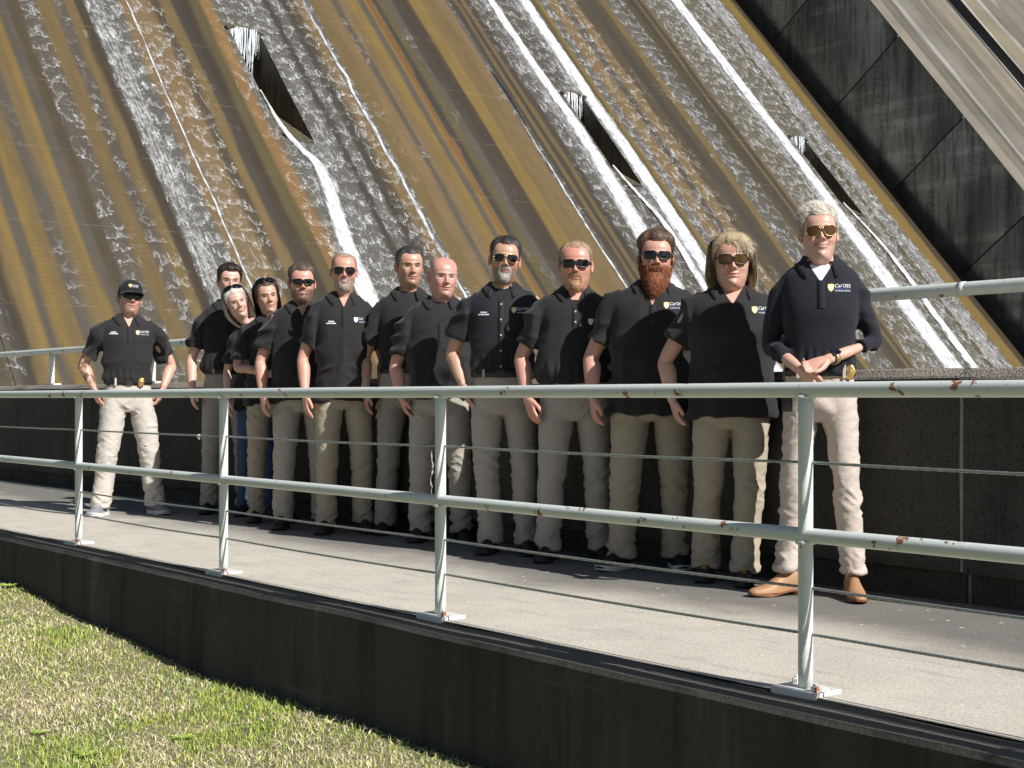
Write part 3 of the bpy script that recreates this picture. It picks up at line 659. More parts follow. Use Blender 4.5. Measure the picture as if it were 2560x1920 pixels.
M.update(skin=m_skin(),
    polo=m_cloth('black_polo_cloth', (.021, .020, .0205)), navy=m_cloth('navy_knit', (.013, .0135, .021)), twill=m_cloth('black_shirting', (.014, .015, .019), .7),
    khaki=m_cloth('stone_khaki', (.40, .362, .318), .9, 420, .0016, .1, .05), sand=m_cloth('sand_khaki', (.385, .335, .255), .9, 420, .0016, .1, .05),
    pale=m_cloth('pale_khaki', (.53, .485, .435), .9, 420, .0016, .1, .05), taupe=m_cloth('taupe_khaki', (.325, .295, .26), .9, 420, .0016, .1, .05),
    pink=m_cloth('rose_khaki', (.53, .455, .40), .9, 420, .0016, .1, .05), jeans=m_cloth('blue_denim', (.05, .085, .155), .9, 420, .002, .3, .05),
    white=m_cloth('white_cotton', (.78, .80, .84), .8, 400, .001, .05), stitch=m_simple('white_embroidery', (.80, .82, .88), .8, .0006, 400, .1),
    blue=m_simple('blue_embroidery', (.10, .16, .42), .8), gold=m_simple('gold_embroidery', (.78, .62, .26), .75, .0006, 300, .15),
    belt=m_simple('black_belt', (.014, .014, .015), .45, .001, 200), brass=m_simple('brass_badge', (.80, .56, .20), .3, .001, 90, .25, Metallic=.9),
    hairm=m_vcol('hair', .55, .3, 120, 0, Specular_IOR_Level=.4), lens=m_simple('dark_lens', (.006, .006, .007), .06, Specular_IOR_Level=.6),
    amber=m_simple('amber_lens', (.075, .035, .006), .06, Specular_IOR_Level=.6), frame=m_simple('black_frame', (.008, .008, .008), .3),
    gilt=m_simple('gilt_frame', (.62, .42, .16), .25, Metallic=.9), button=m_simple('pearl_button', (.55, .55, .52), .3), darkbutton=m_simple('dark_button', (.03, .03, .03), .4),
    bshoe=m_simple('black_leather', (.012, .012, .012), .5, .002, 90), grey=m_simple('grey_mesh_shoe', (.20, .21, .24), .8, .002, 150), wsole=m_simple('white_rubber', (.66, .66, .64), .6, .001, 90),
    bsole=m_simple('black_rubber', (.02, .02, .02), .7, .001, 90), tan=m_simple('tan_boot_leather', (.36, .195, .095), .55, .002, 26, .3), heel=m_simple('stacked_heel', (.20, .08, .035), .5, .001, 60),
    cap=m_cloth('black_cap_cloth', (.014, .014, .014), .85), watch=m_simple('watch_glass', (.008, .009, .02), .08), strap=m_simple('gold_watch_band', (.55, .42, .22), .35, .001, 150, .2, Metallic=.7),
    lace=m_simple('yellow_lace', (.75, .45, .06), .7), phone=m_simple('black_phone', (.01, .01, .012), .25), card=m_simple('white_card', (.72, .74, .78), .4))

# ---- head: rows (z above chin, half width, front depth, back depth, front exponent)
HT = np.array([(-.16, .066, .050, .070, 2.0), (-.12, .058, .041, .068, 2.0), (-.08, .0535, .037, .072, 2.0), (-.045, .0515, .036, .077, 2.0), (-.026, .0515, .042, .080, 2.0), (-.014, .051, .060, .082, 1.85),
               (-.005, .0515, .0790, .083, 1.75), (.006, .0535, .0865, .084, 1.72), (.022, .0580, .0890, .086, 1.82), (.045, .0640, .0900, .089, 1.95), (.07, .0690, .0892, .092, 2.1), (.095, .0725, .0878, .095, 2.2),
               (.115, .0745, .0866, .098, 2.28), (.135, .0755, .0890, .100, 2.3), (.16, .0760, .0880, .102, 2.25), (.182, .0735, .0800, .099, 2.2), (.202, .0655, .0660, .088, 2.15), (.217, .0505, .0480, .068, 2.1), (.226, .033, .030, .043, 2.0), (.231, .012, .011, .015, 2.0)])
NA = 104
_u = np.arange(NA) / NA; HA = 2 * np.pi * _u - .46 * np.sin(2 * np.pi * _u)
ZR = np.concatenate([np.linspace(-.16, -.03, 10), np.linspace(-.024, -.004, 8), np.arange(0, .15, .0027), np.linspace(.152, .2, 14), np.array([.205, .21, .2145, .2185, .222, .2252, .228, .2298, .231])])
def head(c):
    g = lambda k, d=0: c.get(k, d)
    T = np.stack([np.interp(ZR, HT[:, 0], HT[:, j]) for j in range(5)], 1)
    for j in range(1, 5):     # soften the table's corners
        for _ in range(2): T[1:-1, j] = .25 * T[:-2, j] + .5 * T[1:-1, j] + .25 * T[2:, j]
    ca, sa = np.cos(HA), np.sin(HA); V = []
    for z, w, f, b, ex in T:
        w = w * g('fw', 1) * (1 + g('jowl', 0) * math.exp(-((z - .03) / .04) ** 2)) 
        nf = 1 + ((.87 if g('fem', 0) else .95) * g('neck', 1) - 1) * (1 - float(sstep(z, -.03, .004))); w = w * nf; f = f * (1 + (nf - 1) * .6)
        x = w * np.sign(sa) * np.abs(sa) ** np.where(ca > 0, 2 / ex, 2 / 2.15)
        y = np.where(ca > 0, -f * np.abs(ca) ** (2 / ex), b * np.abs(ca) ** (2 / 2.15))
        V.append(np.stack([x, y, np.full(NA, z)], 1))
    V = np.concatenate(V); A = np.tile(np.minimum(HA, 2 * np.pi - HA), len(ZR)); x, y, z = V.T.copy(); ax = np.abs(x)
    G = lambda cx, cz, sx, sz: np.exp(-((ax - cx) / sx) ** 2 - ((z - cz) / sz) ** 2)
    fr = sstep(A, 1.75, .9)
    dsp = 0 * x
    nz = np.interp(z, [.066, .0725, .0775, .083, .092, .105, .118, .128, .14], [0, .008, .021, .0265, .0235, .0165, .0095, .006, .0]) * g('nose', 1.12)
    nw = np.interp(z, [.066, .08, .1, .12, .135], [.014, .0135, .010, .0085, .011])
    dsp += nz * np.exp(-(ax / nw) ** 2.4)
    dsp += .0095 * G(.0135, .0785, .0062, .0062)
    dsp += -.0105 * G(.031, .1165, .017, .0105) + .0062 * G(.032, .1155, .0115, .0068)
    dsp += .0045 * G(.028, .134, .024, .0055) + .002 * G(0, .137, .012, .007)
    sm = g('smile', .3); mz = z - sm * 8.0 * np.minimum(ax, .026) ** 2                 # mouth curve
    Gm = lambda cx, cz, sx, sz: np.exp(-((ax - cx) / sx) ** 2 - ((mz - cz) / sz) ** 2)
    mw = .020 + .004 * sm
    dsp += .0058 * Gm(0, .0545, mw, .0052) + .0062 * Gm(0, .0418, mw * .85, .0058) - (.0062 - .0052 * g('grin', 0)) * Gm(0, .0484, mw * 1.15, .0019)
    dsp += -.003 * G(0, .0305, .018, .006) + .0075 * G(0, .012, .019, .013) - .002 * G(0, .063, .004, .006)
    dsp += .005 * G(.047, .092, .017, .016) + (.003 + .006 * sm) * G(.043, .073, .015, .013) - .003 * sm * G(.031, .058, .004, .014) - .004 * G(.055, .06, .016, .02)
    V[:, 1] -= dsp * fr
    V[:, 0] += np.sign(x) * .003 * sm * G(.05, .07, .02, .02)
    V[:, :2] *= 1 + .004 * fbm(V, (30, 30, 30), g('seed', 0), 2)[:, None]
    # colour
    sk = np.array(g('skin', (.60, .345, .25))); C = np.tile(sk * np.array([.90, .87, .86]), (len(V), 1))
    C *= (1 + .10 * fbm(V, (38, 38, 38), g('seed', 0) + 3, 3))[:, None]
    C *= 1 - np.array([0, .16, .18])[None] * sstep(fbm(V, (22, 22, 22), g('seed', 0) + 13, 2), 0, .5)[:, None]
    def blend(m, col): 
        C[:] = C * (1 - m[:, None]) + np.asarray(col)[None] * m[:, None]
    blend(.38 * fr * (G(.046, .08, .02, .018) + G(0, .083, .013, .012)), sk * np.array([1.05, .66, .62]))
    blend(.30 * sstep(z, .15, .21) * g('redtop', .4), sk * np.array([1.02, .62, .58]))
    blend(.2 * sstep(z, -.02, -.05), sk * np.array([.95, .85, .82]))
    blend(.55 * fr * G(.031, .1175, .016, .008), sk * np.array([.55, .42, .40]))  # shade under the brow, painted into the eye sockets
    if g('stub', 0):
        bm = fr * sstep(z, .078, .055) * sstep(z, -.05, -.01) * sstep(A, 1.95, 1.6); bm = np.maximum(bm, fr * G(0, .064, .026, .008))
        bm = np.maximum(bm, sstep(z, .118, .09) * sstep(A, 1.22, 1.4) * sstep(A, 1.9, 1.65) * .9); blend(np.clip(bm * g('stub'), 0, 1), g('bcol', (.05, .03, .02)))
    lip = np.clip(1.35 * (Gm(0, .0535, mw * .95, .0042) + Gm(0, .0425, mw * .85, .005)), 0, 1) * fr
    blend(lip * .9, np.array(g('lip', sk * np.array([.80, .46, .44]))))
    if g('grin', 0):
        blend(fr * np.exp(-(ax / (mw * 1.1)) ** 6 - ((mz - .0485) / .0082) ** 4) * .92, (.20, .055, .05))
        blend(fr * np.exp(-(ax / (mw * .92)) ** 6 - ((mz - .0490) / .0032) ** 4) * g('grin'), (.58, .53, .48))
    else: blend(fr * np.clip(1.3 * Gm(0, .0484, mw * 1.1, .0023), 0, 1) * .85, (.10, .03, .025))
    blend(fr * np.exp(-((ax - mw * 1.15) / .0045) ** 2 - ((mz - .0485) / .004) ** 2) * .6, sk * np.array([.4, .25, .22]))
    blend(.35 * (.4 + sm) * fr * np.exp(-((ax - .030 - .25 * (.062 - z)) / .0035) ** 2) * sstep(z, .040, .055) * sstep(z, .088, .070), sk * np.array([.55, .4, .38]))
    blend(.22 * fr * sstep(np.abs(x), .05, .03) * sstep(z, .148, .154) * sstep(z, .185, .175) * (np.sin(z * 900) * .5 + .5) ** 3, sk * np.array([.6, .45, .42]))
    blend(fr * np.clip(1.4 * G(.0085, .0725, .0042, .0024), 0, 1) * .8, (.09, .035, .03))
    br = np.exp(-((ax - .031) / .017) ** 4 - ((z - .1345 + 6 * (ax - .034) ** 2 * 1.4) / .0044) ** 2) * fr; blend(np.clip(br * 1.5, 0, 1) * g('browk', .8), g('brow', (.06, .04, .03)))
    if not g('shades', 0):
        sq = g('squint', .75)
        eye = ((ax - .0315) / .0125) ** 2 + ((z - .1155 + 12 * (ax - .0315) ** 2) / (.0036 + .0034 * sq)) ** 2
        blend(fr * sstep(eye, 1.6, .9), (.05, .03, .026)); blend(fr * sstep(eye, .75, .4) * .6 * sstep(np.abs(ax - .0315), .0045, .007), (.36, .31, .29)); ir = ((ax - .0315) / .0066) ** 2 + ((z - .1155) / .0066) ** 2
        blend(fr * sstep(ir, 1.2, .7) * sstep(eye, 1.2, .8), (.035, .03, .03))
        ld = np.exp(-((z - .1155 - .0046 * sq + 16 * (ax - .0315) ** 2) / .0022) ** 2) * sstep(ax - .0315, .0145, .011) * sstep(.0315 - ax, .0145, .011); blend(fr * ld * .85, (.05, .03, .025))
    F = grid_faces(len(ZR), NA, True); k = (len(ZR) - 1) * NA; F.append(tuple(range(k, k + NA)))
    # ears
    u = np.linspace(0, np.pi, 12); v = np.linspace(0, 2 * np.pi, 18, endpoint=False); EV = []
    for uu in u:
        for vv in v:
            px, py, pz = math.cos(uu), math.sin(uu) * math.cos(vv), math.sin(uu) * math.sin(vv)
            rr = math.hypot(py, pz); dent = -.9 * math.exp(-((rr - .45) / .3) ** 2) if px > 0 else 0
            EV.append((.0075 * (px + dent * max(px, 0)) + .004 * rr, .0165 * py * (1 - .25 * (pz < 0) * -pz), .031 * pz))
    EV = np.array(EV); EF = grid_faces(12, 18, True); parts = [(V, F)]; CC = [C]
    if g('ears', 1):
        for sgn in (-1, 1):
            E = EV.copy(); a = R(24); E = np.stack([E[:, 0] * math.cos(a) + E[:, 1] * math.sin(a), -E[:, 0] * math.sin(a) + E[:, 1] * math.cos(a), E[:, 2]], 1)
            E += [.0775 * g('fw', 1), .016, .108]; E[:, 1] += (E[:, 2] - .108) * .22; E[:, 0] *= sgn
            parts.append((E, EF if sgn > 0 else [f[::-1] for f in EF])); CC.append(np.tile(sk * np.array([1.0, .78, .74]), (len(E), 1)))
    VV, FF = cat(parts); return VV, FF, np.concatenate(CC), V, A
HLINE = [(0, .189), (14, .190), (27, .198), (40, .193), (54, .172), (66, .142), (74, .108), (80, .092), (86, .118), (98, .128), (110, .085), (125, .05), (150, .025), (180, .015)]
def hairline(A, up=0.0, front=0.0):
    d = np.degrees(A); h = np.interp(d, [p[0] for p in HLINE], [p[1] for p in HLINE])
    return h + front * sstep(d, 66, 40) + up
def strands(P, Nn, Dr, L, wd, segs=3, grav=.3, cols=None, curl=0.0):
    """tapered flat ribbons: P roots, Nn normals, Dr comb direction"""
    n = len(P); out = []; d = Dr / (np.linalg.norm(Dr, axis=1)[:, None] + 1e-9); p = P - Nn * .002; sv = np.cross(d, Nn); sv /= np.linalg.norm(sv, axis=1)[:, None] + 1e-9
    L = np.broadcast_to(L, (n,))[:, None]; wob = rng.normal(0, 1, (n, 3)) * curl
    for k in range(segs + 1):
        w = wd * (1 - .85 * k / segs); out += [p - sv * w, p + sv * w]
        d = d + np.array([0, 0, -grav]) / segs + wob / segs; d /= np.linalg.norm(d, axis=1)[:, None]; p = p + d * L / segs
    V = np.stack(out, 1).reshape(-1, 3); m = 2 * (segs + 1); k = np.arange(n) * m; F = []
    for j in range(segs): F.append(np.stack([k + 2 * j, k + 2 * j + 1, k + 2 * j + 3, k + 2 * j + 2], 1))
    return V, np.concatenate(F).tolist(), np.repeat(cols, m, 0)
def hcols(n, col, var=.35): return np.asarray(col)[None] * rng.uniform(1 - var, 1 + var, (n, 1))
def outward(V):
    d = np.stack([V[:, 0], V[:, 1] - .012, (V[:, 2] - .10) * .75], 1); return d / (np.linalg.norm(d, axis=1)[:, None] + 1e-9)
def short_hair(hv, A, c):
    """shell plus short strands; returns V,F,C in head space"""
    h = c['hair']; z = hv[:, 2]; hl = hairline(A, h.get('up', 0), h.get('front', 0)); hl = hl + .003 * fbm(hv, (25, 25, 25), 5, 2)
    m = sstep(z - hl, -.002, .030); No = outward(hv)
    top = sstep(z, .13, .2)
    th = (h.get('side', .005) * (1 - top) + h.get('top', .014) * top) * (1 + .18 * fbm(hv, (45, 45, 45), 8, 2)) + .0008
    V = hv + No * (th * np.sqrt(m))[:, None]; keep = z > hl - .0052; sn = keep & (z < hl); V[sn, 2] = hl[sn]; V[sn] += No[sn] * .0006
    F = [f for f in grid_faces(len(ZR), NA, True) if all(keep[i] for i in f)]; kk = (len(ZR) - 1) * NA; F.append(tuple(range(kk, kk + NA)))
    col = np.asarray(h['col']); side = np.asarray(h.get('scol', col)); C = side[None] * (1 - top[:, None]) + col[None] * top[:, None]; C = C * (1 + .35 * fbm(hv, (70, 70, 30), 3, 2))[:, None]
    idx = np.where(z > hl + .002)[0]; n = int(h.get('n', 2600) * 1.9) if not h.get('long') else 3000; pw_ = 1 + 3 * np.exp(-((z[idx] - hl[idx]) / .012) ** 2); pick = rng.choice(idx, n, p=pw_ / pw_.sum()); P = V[pick] + rng.normal(0, .0018, (n, 3)); Nn = No[pick]; t = top[pick][:, None]
    flow = np.array(h.get('flow', (0.15, .9, .1)))[None] * t + np.array([0, .5, -1.0])[None] * (1 - t)
    Dr = flow - (flow * Nn).sum(1)[:, None] * Nn; Dr /= np.linalg.norm(Dr, axis=1)[:, None] + .25; Dr = Dr + Nn * h.get('lift', .18) + rng.normal(0, h.get('mess', .12), (n, 3))
    L = (h.get('len', .016) * t[:, 0] * (.45 + .55 * m[pick]) + h.get('slen', .008) * (1 - t[:, 0])) * rng.uniform(.6, 1.25, n)
    sV, sF, sC = strands(P, Nn, Dr, L, h.get('w', .0011) * .62, 3, h.get('grav', .1), C[pick] * rng.uniform(.65, 1.5, (n, 1)))
    VV, FF = cat([(V, F), (sV, sF)]); return VV, FF, np.concatenate([C, sC])
def beard(hv, A, b):
    x, y, z = hv.T; ax = np.abs(x); d = np.degrees(A)
    jaw = sstep(z, .082, .05) * sstep(z, -.055, -.015) * sstep(d, 103, 86)
    burn = sstep(d, 66, 74) * sstep(d, 101, 90) * sstep(z, .118, .10)
    mous = np.exp(-(ax / .030) ** 6 - ((z - .0645 + 6 * ax ** 2) / .0075) ** 4)
    cheek = sstep(z - (.046 + .0016 * np.clip(d - 20, 0, 60) * .75), .008, -.008)
    lips = np.exp(-(ax / .025) ** 4 - ((z - .0485) / .0125) ** 4)
    kind = b['kind']
    if kind == 'full': m = np.maximum(np.maximum(jaw * cheek, burn), mous)
    else: m = np.maximum(np.exp(-(ax / .026) ** 4 - ((z - .016) / .027) ** 4), mous * .95); m = np.maximum(m, np.exp(-((ax - .027) / .006) ** 2 - ((z - .045) / .02) ** 4) * .8)
    m = m * (1 - lips); No = outward(hv); No[:, 2] -= .15
    chin = np.exp(-(d / 55) ** 2) * sstep(z, .05, .0); full = b.get('th', .004) + b.get('chin', .0) * chin
    V = hv + No * (full * m * (1 + .3 * fbm(hv, (60, 60, 60), 2, 2)))[:, None]; V[:, 2] -= b.get('drop', 0) * chin * m
    keep = m > .35; F = [f for f in grid_faces(len(ZR), NA, True) if all(keep[i] for i in f)] if b.get('shell', 1) else []
    col = np.asarray(b['col']); idx = np.where(m > .3)[0]; n = b.get('n', 2200); pick = rng.choice(idx, n); P = V[pick] + rng.normal(0, .0015, (n, 3)); Nn = No[pick]
    Dr = Nn * .5 + np.array([0, -.15, -1.0])[None] * .9 + rng.normal(0, .22, (n, 3)); Dr[:, 0] += np.sign(P[:, 0]) * .15
    L = (b.get('len', .007) + b.get('clen', 0) * chin[pick]) * rng.uniform(.5, 1.2, n)
    sV, sF, sC = strands(P, Nn, Dr, L, b.get('w', .0011), 3, .35, hcols(n, col, .5), .25)
    C = col[None] * (.8 + .4 * rng.random((len(V), 1))); VV, FF = cat([(V, F), (sV, sF)]); return VV, FF, np.concatenate([C, sC])
def long_hair(hv, A, c):
    """curtain of locks falling from the parting"""
    h = c['hair']; n = h.get('n', 900); V0, F0, C0 = short_hair(hv, A, c); parts = [(V0, F0)]; CC = [C0]; segs = 12
    az = rng.uniform(h.get('azmin', 50), 310 if 'azmax' not in h else h['azmax'], n); a = np.radians(az); lay = rng.random(n)
    end = h['end'] + rng.uniform(-.045, .04, n) + h.get('layer', .03) * (1 - lay); off = .009 + .024 * lay * h.get('vol', 1)
    out = []; 
    for k in range(segs + 1):
        q = k / segs; zt = .225 * (1 - q) + end * q
        w = np.interp(zt, HT[:, 0], HT[:, 1]); b = np.interp(zt, HT[:, 0], HT[:, 3]); f = np.interp(zt, HT[:, 0], HT[:, 2])
        lo = zt < .09; w = np.where(lo, .0735, w); b = np.where(lo, .094, b); f = np.where(lo, .086, f)
        flare = h.get('flare', .01) * np.sin(np.pi * np.clip((.16 - zt) / .22, 0, 1)); curlin = h.get('curl', .0) * sstep(q, .75, 1.0)
        o = off + flare - curlin
        px = (w + o) * np.sin(a) ; py = np.where(np.cos(a) > 0, -(f * .93 + o) * np.cos(a), -(b + o) * np.cos(a))
        wv = (.007 * np.sin(q * 9 + az) + .010 * q * np.sin(az * 1.7 + lay * 9)) * h.get('wave', 1)
        out.append(np.stack([px + wv * np.cos(a) + rng.normal(0, .001, n), py + wv * np.sin(a), zt + 0 * px], 1))
    out = np.stack(out, 1); wd = h.get('lock', .0045)
    tg = np.stack([np.cos(a), np.sin(a), 0 * a], 1)
    prof = np.array([.5, .8, 1, 1, 1, 1, 1, 1, 1, .95, .8, .6, .2]) * wd
    Vl = np.stack([out - tg[:, None] * prof[None, :, None], out + tg[:, None] * prof[None, :, None]], 2).reshape(-1, 3)
    m = 2 * (segs + 1); k0 = np.arange(n) * m; F = []
    for j in range(segs): F.append(np.stack([k0 + 2 * j, k0 + 2 * j + 1, k0 + 2 * j + 3, k0 + 2 * j + 2], 1))
    cc = hcols(n, h['col'], .45); mixm = rng.random((n, 1)) < h.get('hi', .0); cc = np.where(mixm, np.asarray(h.get('hicol', h['col']))[None] * rng.uniform(.8, 1.2, (n, 1)), cc)
    parts.append((Vl, np.concatenate(F).tolist())); CC.append((cc[:, None, :] * (.7 + .6 * np.linspace(0, 1, segs + 1))[None, :, None]).repeat(2, 1).reshape(-1, 3))
    if h.get('bangs'):
        nb = h['bangs']; xs = rng.uniform(-.012, .066, nb); P = np.stack([xs * .7, -.055 - .01 * rng.random(nb), .205 - 4.5 * xs ** 2 * .7 + .012 * rng.random(nb)], 1)
        Nn = np.tile([0, -.8, .6], (nb, 1)); Dr = np.stack([.75 + xs * 5, -.6 + 0 * xs, -.15 + 0 * xs], 1) + rng.normal(0, .2, (nb, 3)); L = rng.uniform(.045, .085, nb)
        sV, sF, sC = strands(P, Nn, Dr, L, .0016, 5, 1.3, np.where(rng.random((nb, 1)) < .5, np.asarray(h.get('hicol', h['col']))[None], np.asarray(h['col'])[None]) * rng.uniform(.7, 1.2, (nb, 1)), .25)
        parts.append((sV, sF)); CC.append(sC)
    VV, FF = cat(parts); return VV, FF, np.concatenate(CC)
LENS = {'rect': (.0275, .0185, 5.0), 'wrap': (.031, .0165, 3.2), 'aviator': (.0285, .0235, 2.6), 'round': (.025, .021, 2.3), 'big': (.030, .021, 3.0)}
def glasses(style, lens, frame, up=0.0, thick=.0022):
    """returns list of (name, V, F, material) in head space"""
    hw, hh, ex = LENS[style]; a = np.linspace(0, 2 * np.pi, 36, endpoint=False); out = []
    yc = lambda x: -.1075 + 5.6 * x ** 2
    for sgn in (-1, 1):
        ca, sa = np.cos(a), np.sin(a); lx = hw * np.sign(ca) * np.abs(ca) ** (2 / ex); lz = hh * np.sign(sa) * np.abs(sa) ** (2 / ex)
        if style == 'aviator': lz = np.where(lz < 0, lz * 1.15, lz * .8); lx = lx * np.where(lz < 0, .93, 1.0) + .002 * (lz < 0)
        if style == 'wrap': lz = lz * (1 - .22 * (lx / hw) * 1) + .002 * (lx / hw)
        px = lx + .0345; pz = .1165 + lz; ring = np.stack([sgn * px, yc(px), pz], 1)
        if lens:
            V = []; 
            for k in np.linspace(0, 1, 6): xx = .0345 + lx * k; V.append(np.stack([sgn * xx, yc(xx) - .002 * (1 - k * k), .1165 + lz * k], 1))
            Vf = np.concatenate(V); Vb = Vf + [0, .0018, 0]; F = grid_faces(6, 36, True); F = F if sgn > 0 else [f[::-1] for f in F]; o = len(Vf)
            out.append(('lens', np.concatenate([Vf, Vb]), F + [tuple(i + o for i in f[::-1]) for f in F] , lens))
        rr = np.concatenate([ring, ring[:2]]); out.append(('rim', *tube(rr, thick, 6), frame))
        P = np.array([(sgn * (.0345 + hw * .98), yc(.0345 + hw), .1225), (sgn * .0715, -.066, .1235), (sgn * .0795, -.02, .121), (sgn * .081, .012, .119), (sgn * .080, .026, .108)])
        out.append(('temple', *tube(catmull(P, 14), thick * (1.3 if thick > .002 else .8), 6), frame))
    P = np.array([(-.0105, yc(.01), .1235), (0, yc(0) - .002, .1255), (.0105, yc(.01), .1235)]); out.append(('bridge', *tube(catmull(P, 8), thick, 6), frame))
    if style == 'aviator': P = np.array([(-.022, yc(.02), .1345), (0, yc(0) - .001, .1345), (.022, yc(.02), .1345)]); out.append(('bridge', *tube(catmull(P, 8), thick * .8, 6), frame))
    if up:
        for i, (nm, V, F, mt) in enumerate(out):
            V = V - [0, -.03, .1165]; th = R(-52) ; y, z = V[:, 1].copy(), V[:, 2].copy()
            V[:, 1] = y * math.cos(th) - z * math.sin(th); V[:, 2] = y * math.sin(th) + z * math.cos(th); V = V * [1.1, 1, 1] + [0, -.008, .180]; out[i] = (nm, V, F, mt)
    return out
# ---- hand: points down -z, thumb towards -y, palm faces +x
def hand_parts(curl=.35, spread=1.0):
    parts = [limb([(0, 0, .03), (0, 0, 0), (.002, -.002, -.035), (.003, 0, -.075), (.004, .001, -.098)], [(.021, .027), (.019, .029), (.0175, .039), (.0145, .043), (.010, .040)], 16, 14, (1, 0, 0))]
    for y0, L, r, k in ((-.031, .074, .0094, .8), (-.0105, .083, .0096, 1.0), (.0105, .077, .0092, 1.1), (.0305, .060, .0082, 1.3)):
        p = np.array([.002, y0, -.078]); d = 0.12; P = [p - [0, 0, -.015], p]; 
        for seg, fl in ((.46, .55), (.30, 1.0), (.26, .8)):
            d += curl * fl * k; p = p + L * seg * np.array([math.sin(d), y0 * .9 * spread, -math.cos(d)]) * [1, 1, 1]; P.append(p)
        parts.append(limb(P, [r * 1.02, r * 1.08, r * .98, r * .92, r * .62], 10, 14))
    P = [(.004, -.018, -.012), (.010, -.036, -.034), (.019, -.051, -.060), (.026, -.055, -.084), (.029, -.053, -.101)]
    parts.append(limb(P, [.017, .0155, .0118, .0108, .0068], 10, 12)); return parts
def orient(V, d, thumb, mirror):
    V = V.copy()
    if mirror: V[:, 0] *= -1
    zz = -np.asarray(d, float); zz /= np.linalg.norm(zz); yy = -np.asarray(thumb, float); yy -= yy @ zz * zz; yy /= np.linalg.norm(yy); xx = np.cross(yy, zz)
    return V[:, :1] * xx + V[:, 1:2] * yy + V[:, 2:] * zz
# ---- voxel-merge jobs, all evaluated in one pass
JOBS = []
def job(parts, vox, sm=4):
    V, F = cat(parts); me = mesh('merge', V, F); o = bpy.data.objects.new('merge', me); COL.objects.link(o)
    r = o.modifiers.new('r', 'REMESH'); r.mode = 'VOXEL'; r.voxel_size = vox
    s = o.modifiers.new('s', 'SMOOTH'); s.factor = .5; s.iterations = sm
    JOBS.append(o); return len(JOBS) - 1
def run_jobs():
    dg = bpy.context.evaluated_depsgraph_get(); dg.update(); out = []
    for o in JOBS:
        me = bpy.data.meshes.new_from_object(o.evaluated_get(dg)); V = np.zeros(len(me.vertices) * 3); me.vertices.foreach_get('co', V)
        Nn = np.zeros(len(me.vertices) * 3); me.vertices.foreach_get('normal', Nn); n = len(me.polygons); lt = np.zeros(n, np.int32); me.polygons.foreach_get('loop_total', lt)
        L = np.zeros(len(me.loops), np.int32); me.loops.foreach_get('vertex_index', L)
        F = L.reshape(-1, 4) if (lt == 4).all() else [tuple(p.vertices) for p in me.polygons]
        out.append((V.reshape(-1, 3), F, Nn.reshape(-1, 3))); bpy.data.meshes.remove(me)
    for o in JOBS: m = o.data; bpy.data.objects.remove(o); bpy.data.meshes.remove(m)
    return out
def shoe(kind):
    y = np.array([.088, .078, .05, .0, -.05, -.10, -.145, -.175, -.192, -.199]); hw = np.array([.018, .030, .0365, .036, .0395, .047, .047, .039, .026, .008]); tp = np.array([.06, .088, .105, .112, .095, .073, .06, .052, .043, .032])
    if kind == 'boot': hw = np.array([.018, .030, .036, .035, .037, .045, .043, .031, .021, .012]); tp = np.array([.10, .13, .14, .135, .105, .073, .055, .045, .038, .032]); y = y.copy(); y[7:] -= .02
    z0 = .020; a = np.linspace(0, np.pi, 13); V = []
    for yy, w, t in zip(y, hw, tp):
        cx = np.cos(a) * w; cz = z0 + (t - z0) * np.sin(a) ** .75; V.append(np.stack([cx, np.full(13, yy), cz], 1))
    V = np.concatenate(V); F = grid_faces(10, 13); F.append(tuple(range(13))); F.append(tuple(range(129, 116, -1)))
    V = catmull(V.reshape(10, 13, 3).reshape(10, -1), 30).reshape(-1, 3); F = [f[::-1] for f in grid_faces(30, 13)] + [tuple(range(13)), tuple(range(389, 376, -1))]
    out = [('upper', V, F)]
    o = np.concatenate([np.stack([hw * 1.08, y], 1), np.stack([-hw[::-1] * 1.08, y[::-1]], 1)]); o = catmull(np.concatenate([o, o[:1]]), 49)[:-1]; n = len(o)
    rise = np.interp(o[:, 1], [-.22, -.12, .1], [.014, 0, 0]); zt = .026
    if kind == 'boot':
        arch = np.interp(o[:, 1], [-.13, -.06, .0, .1], [.0, .012, .022, .022]); S = np.concatenate([np.c_[o, rise + arch - .0], np.c_[o, rise + arch + .010]])
    else: S = np.concatenate([np.c_[o * .98, rise], np.c_[o, rise + zt]])
    SF = [(i, (i + 1) % n, n + (i + 1) % n, n + i) for i in range(n)] + [tuple(range(n - 1, -1, -1)), tuple(range(n, 2 * n))]; out.append(('sole', S, SF))
    if kind == 'boot':
        Hv, Hf = rings_z([(0, .030, .028, .052), (.012, .0305, .029, .053), (.03, .034, .034, .052)], 18); out.append(('heel', Hv, Hf))
    for i in range(4):
        yy = -.035 - .022 * i; P = np.array([(-.022, yy, .0), (0, yy - .004, .006), (.022, yy, .0)]); P[:, 2] += np.interp(yy, y[::-1], tp[::-1]) - .002; P[[0, 2], 2] -= .012
        out.append(('lace', *tube(catmull(P, 6), .0028, 5)))
    return out
SHOE = {k: shoe(k) for k in ('low', 'boot')}
LOGO = {'cal': text_mesh('Cal', 1.0, .25), 'oes': text_mesh('OES', 1.0), 'l1': text_mesh("GOVERNOR'S OFFICE", 1.0), 'l2': text_mesh('OF EMERGENCY SERVICES', 1.0)}
def fit(V, x0, z0, w, h):
    V = V.copy(); mn = V.min(0); mx = V.max(0); return np.stack([x0 + (V[:, 0] - mn[0]) / (mx[0] - mn[0]) * w, z0 + (V[:, 1] - mn[1]) / (mx[1] - mn[1]) * h], 1)
def subdiv(V2, F, n=1): return V2, F
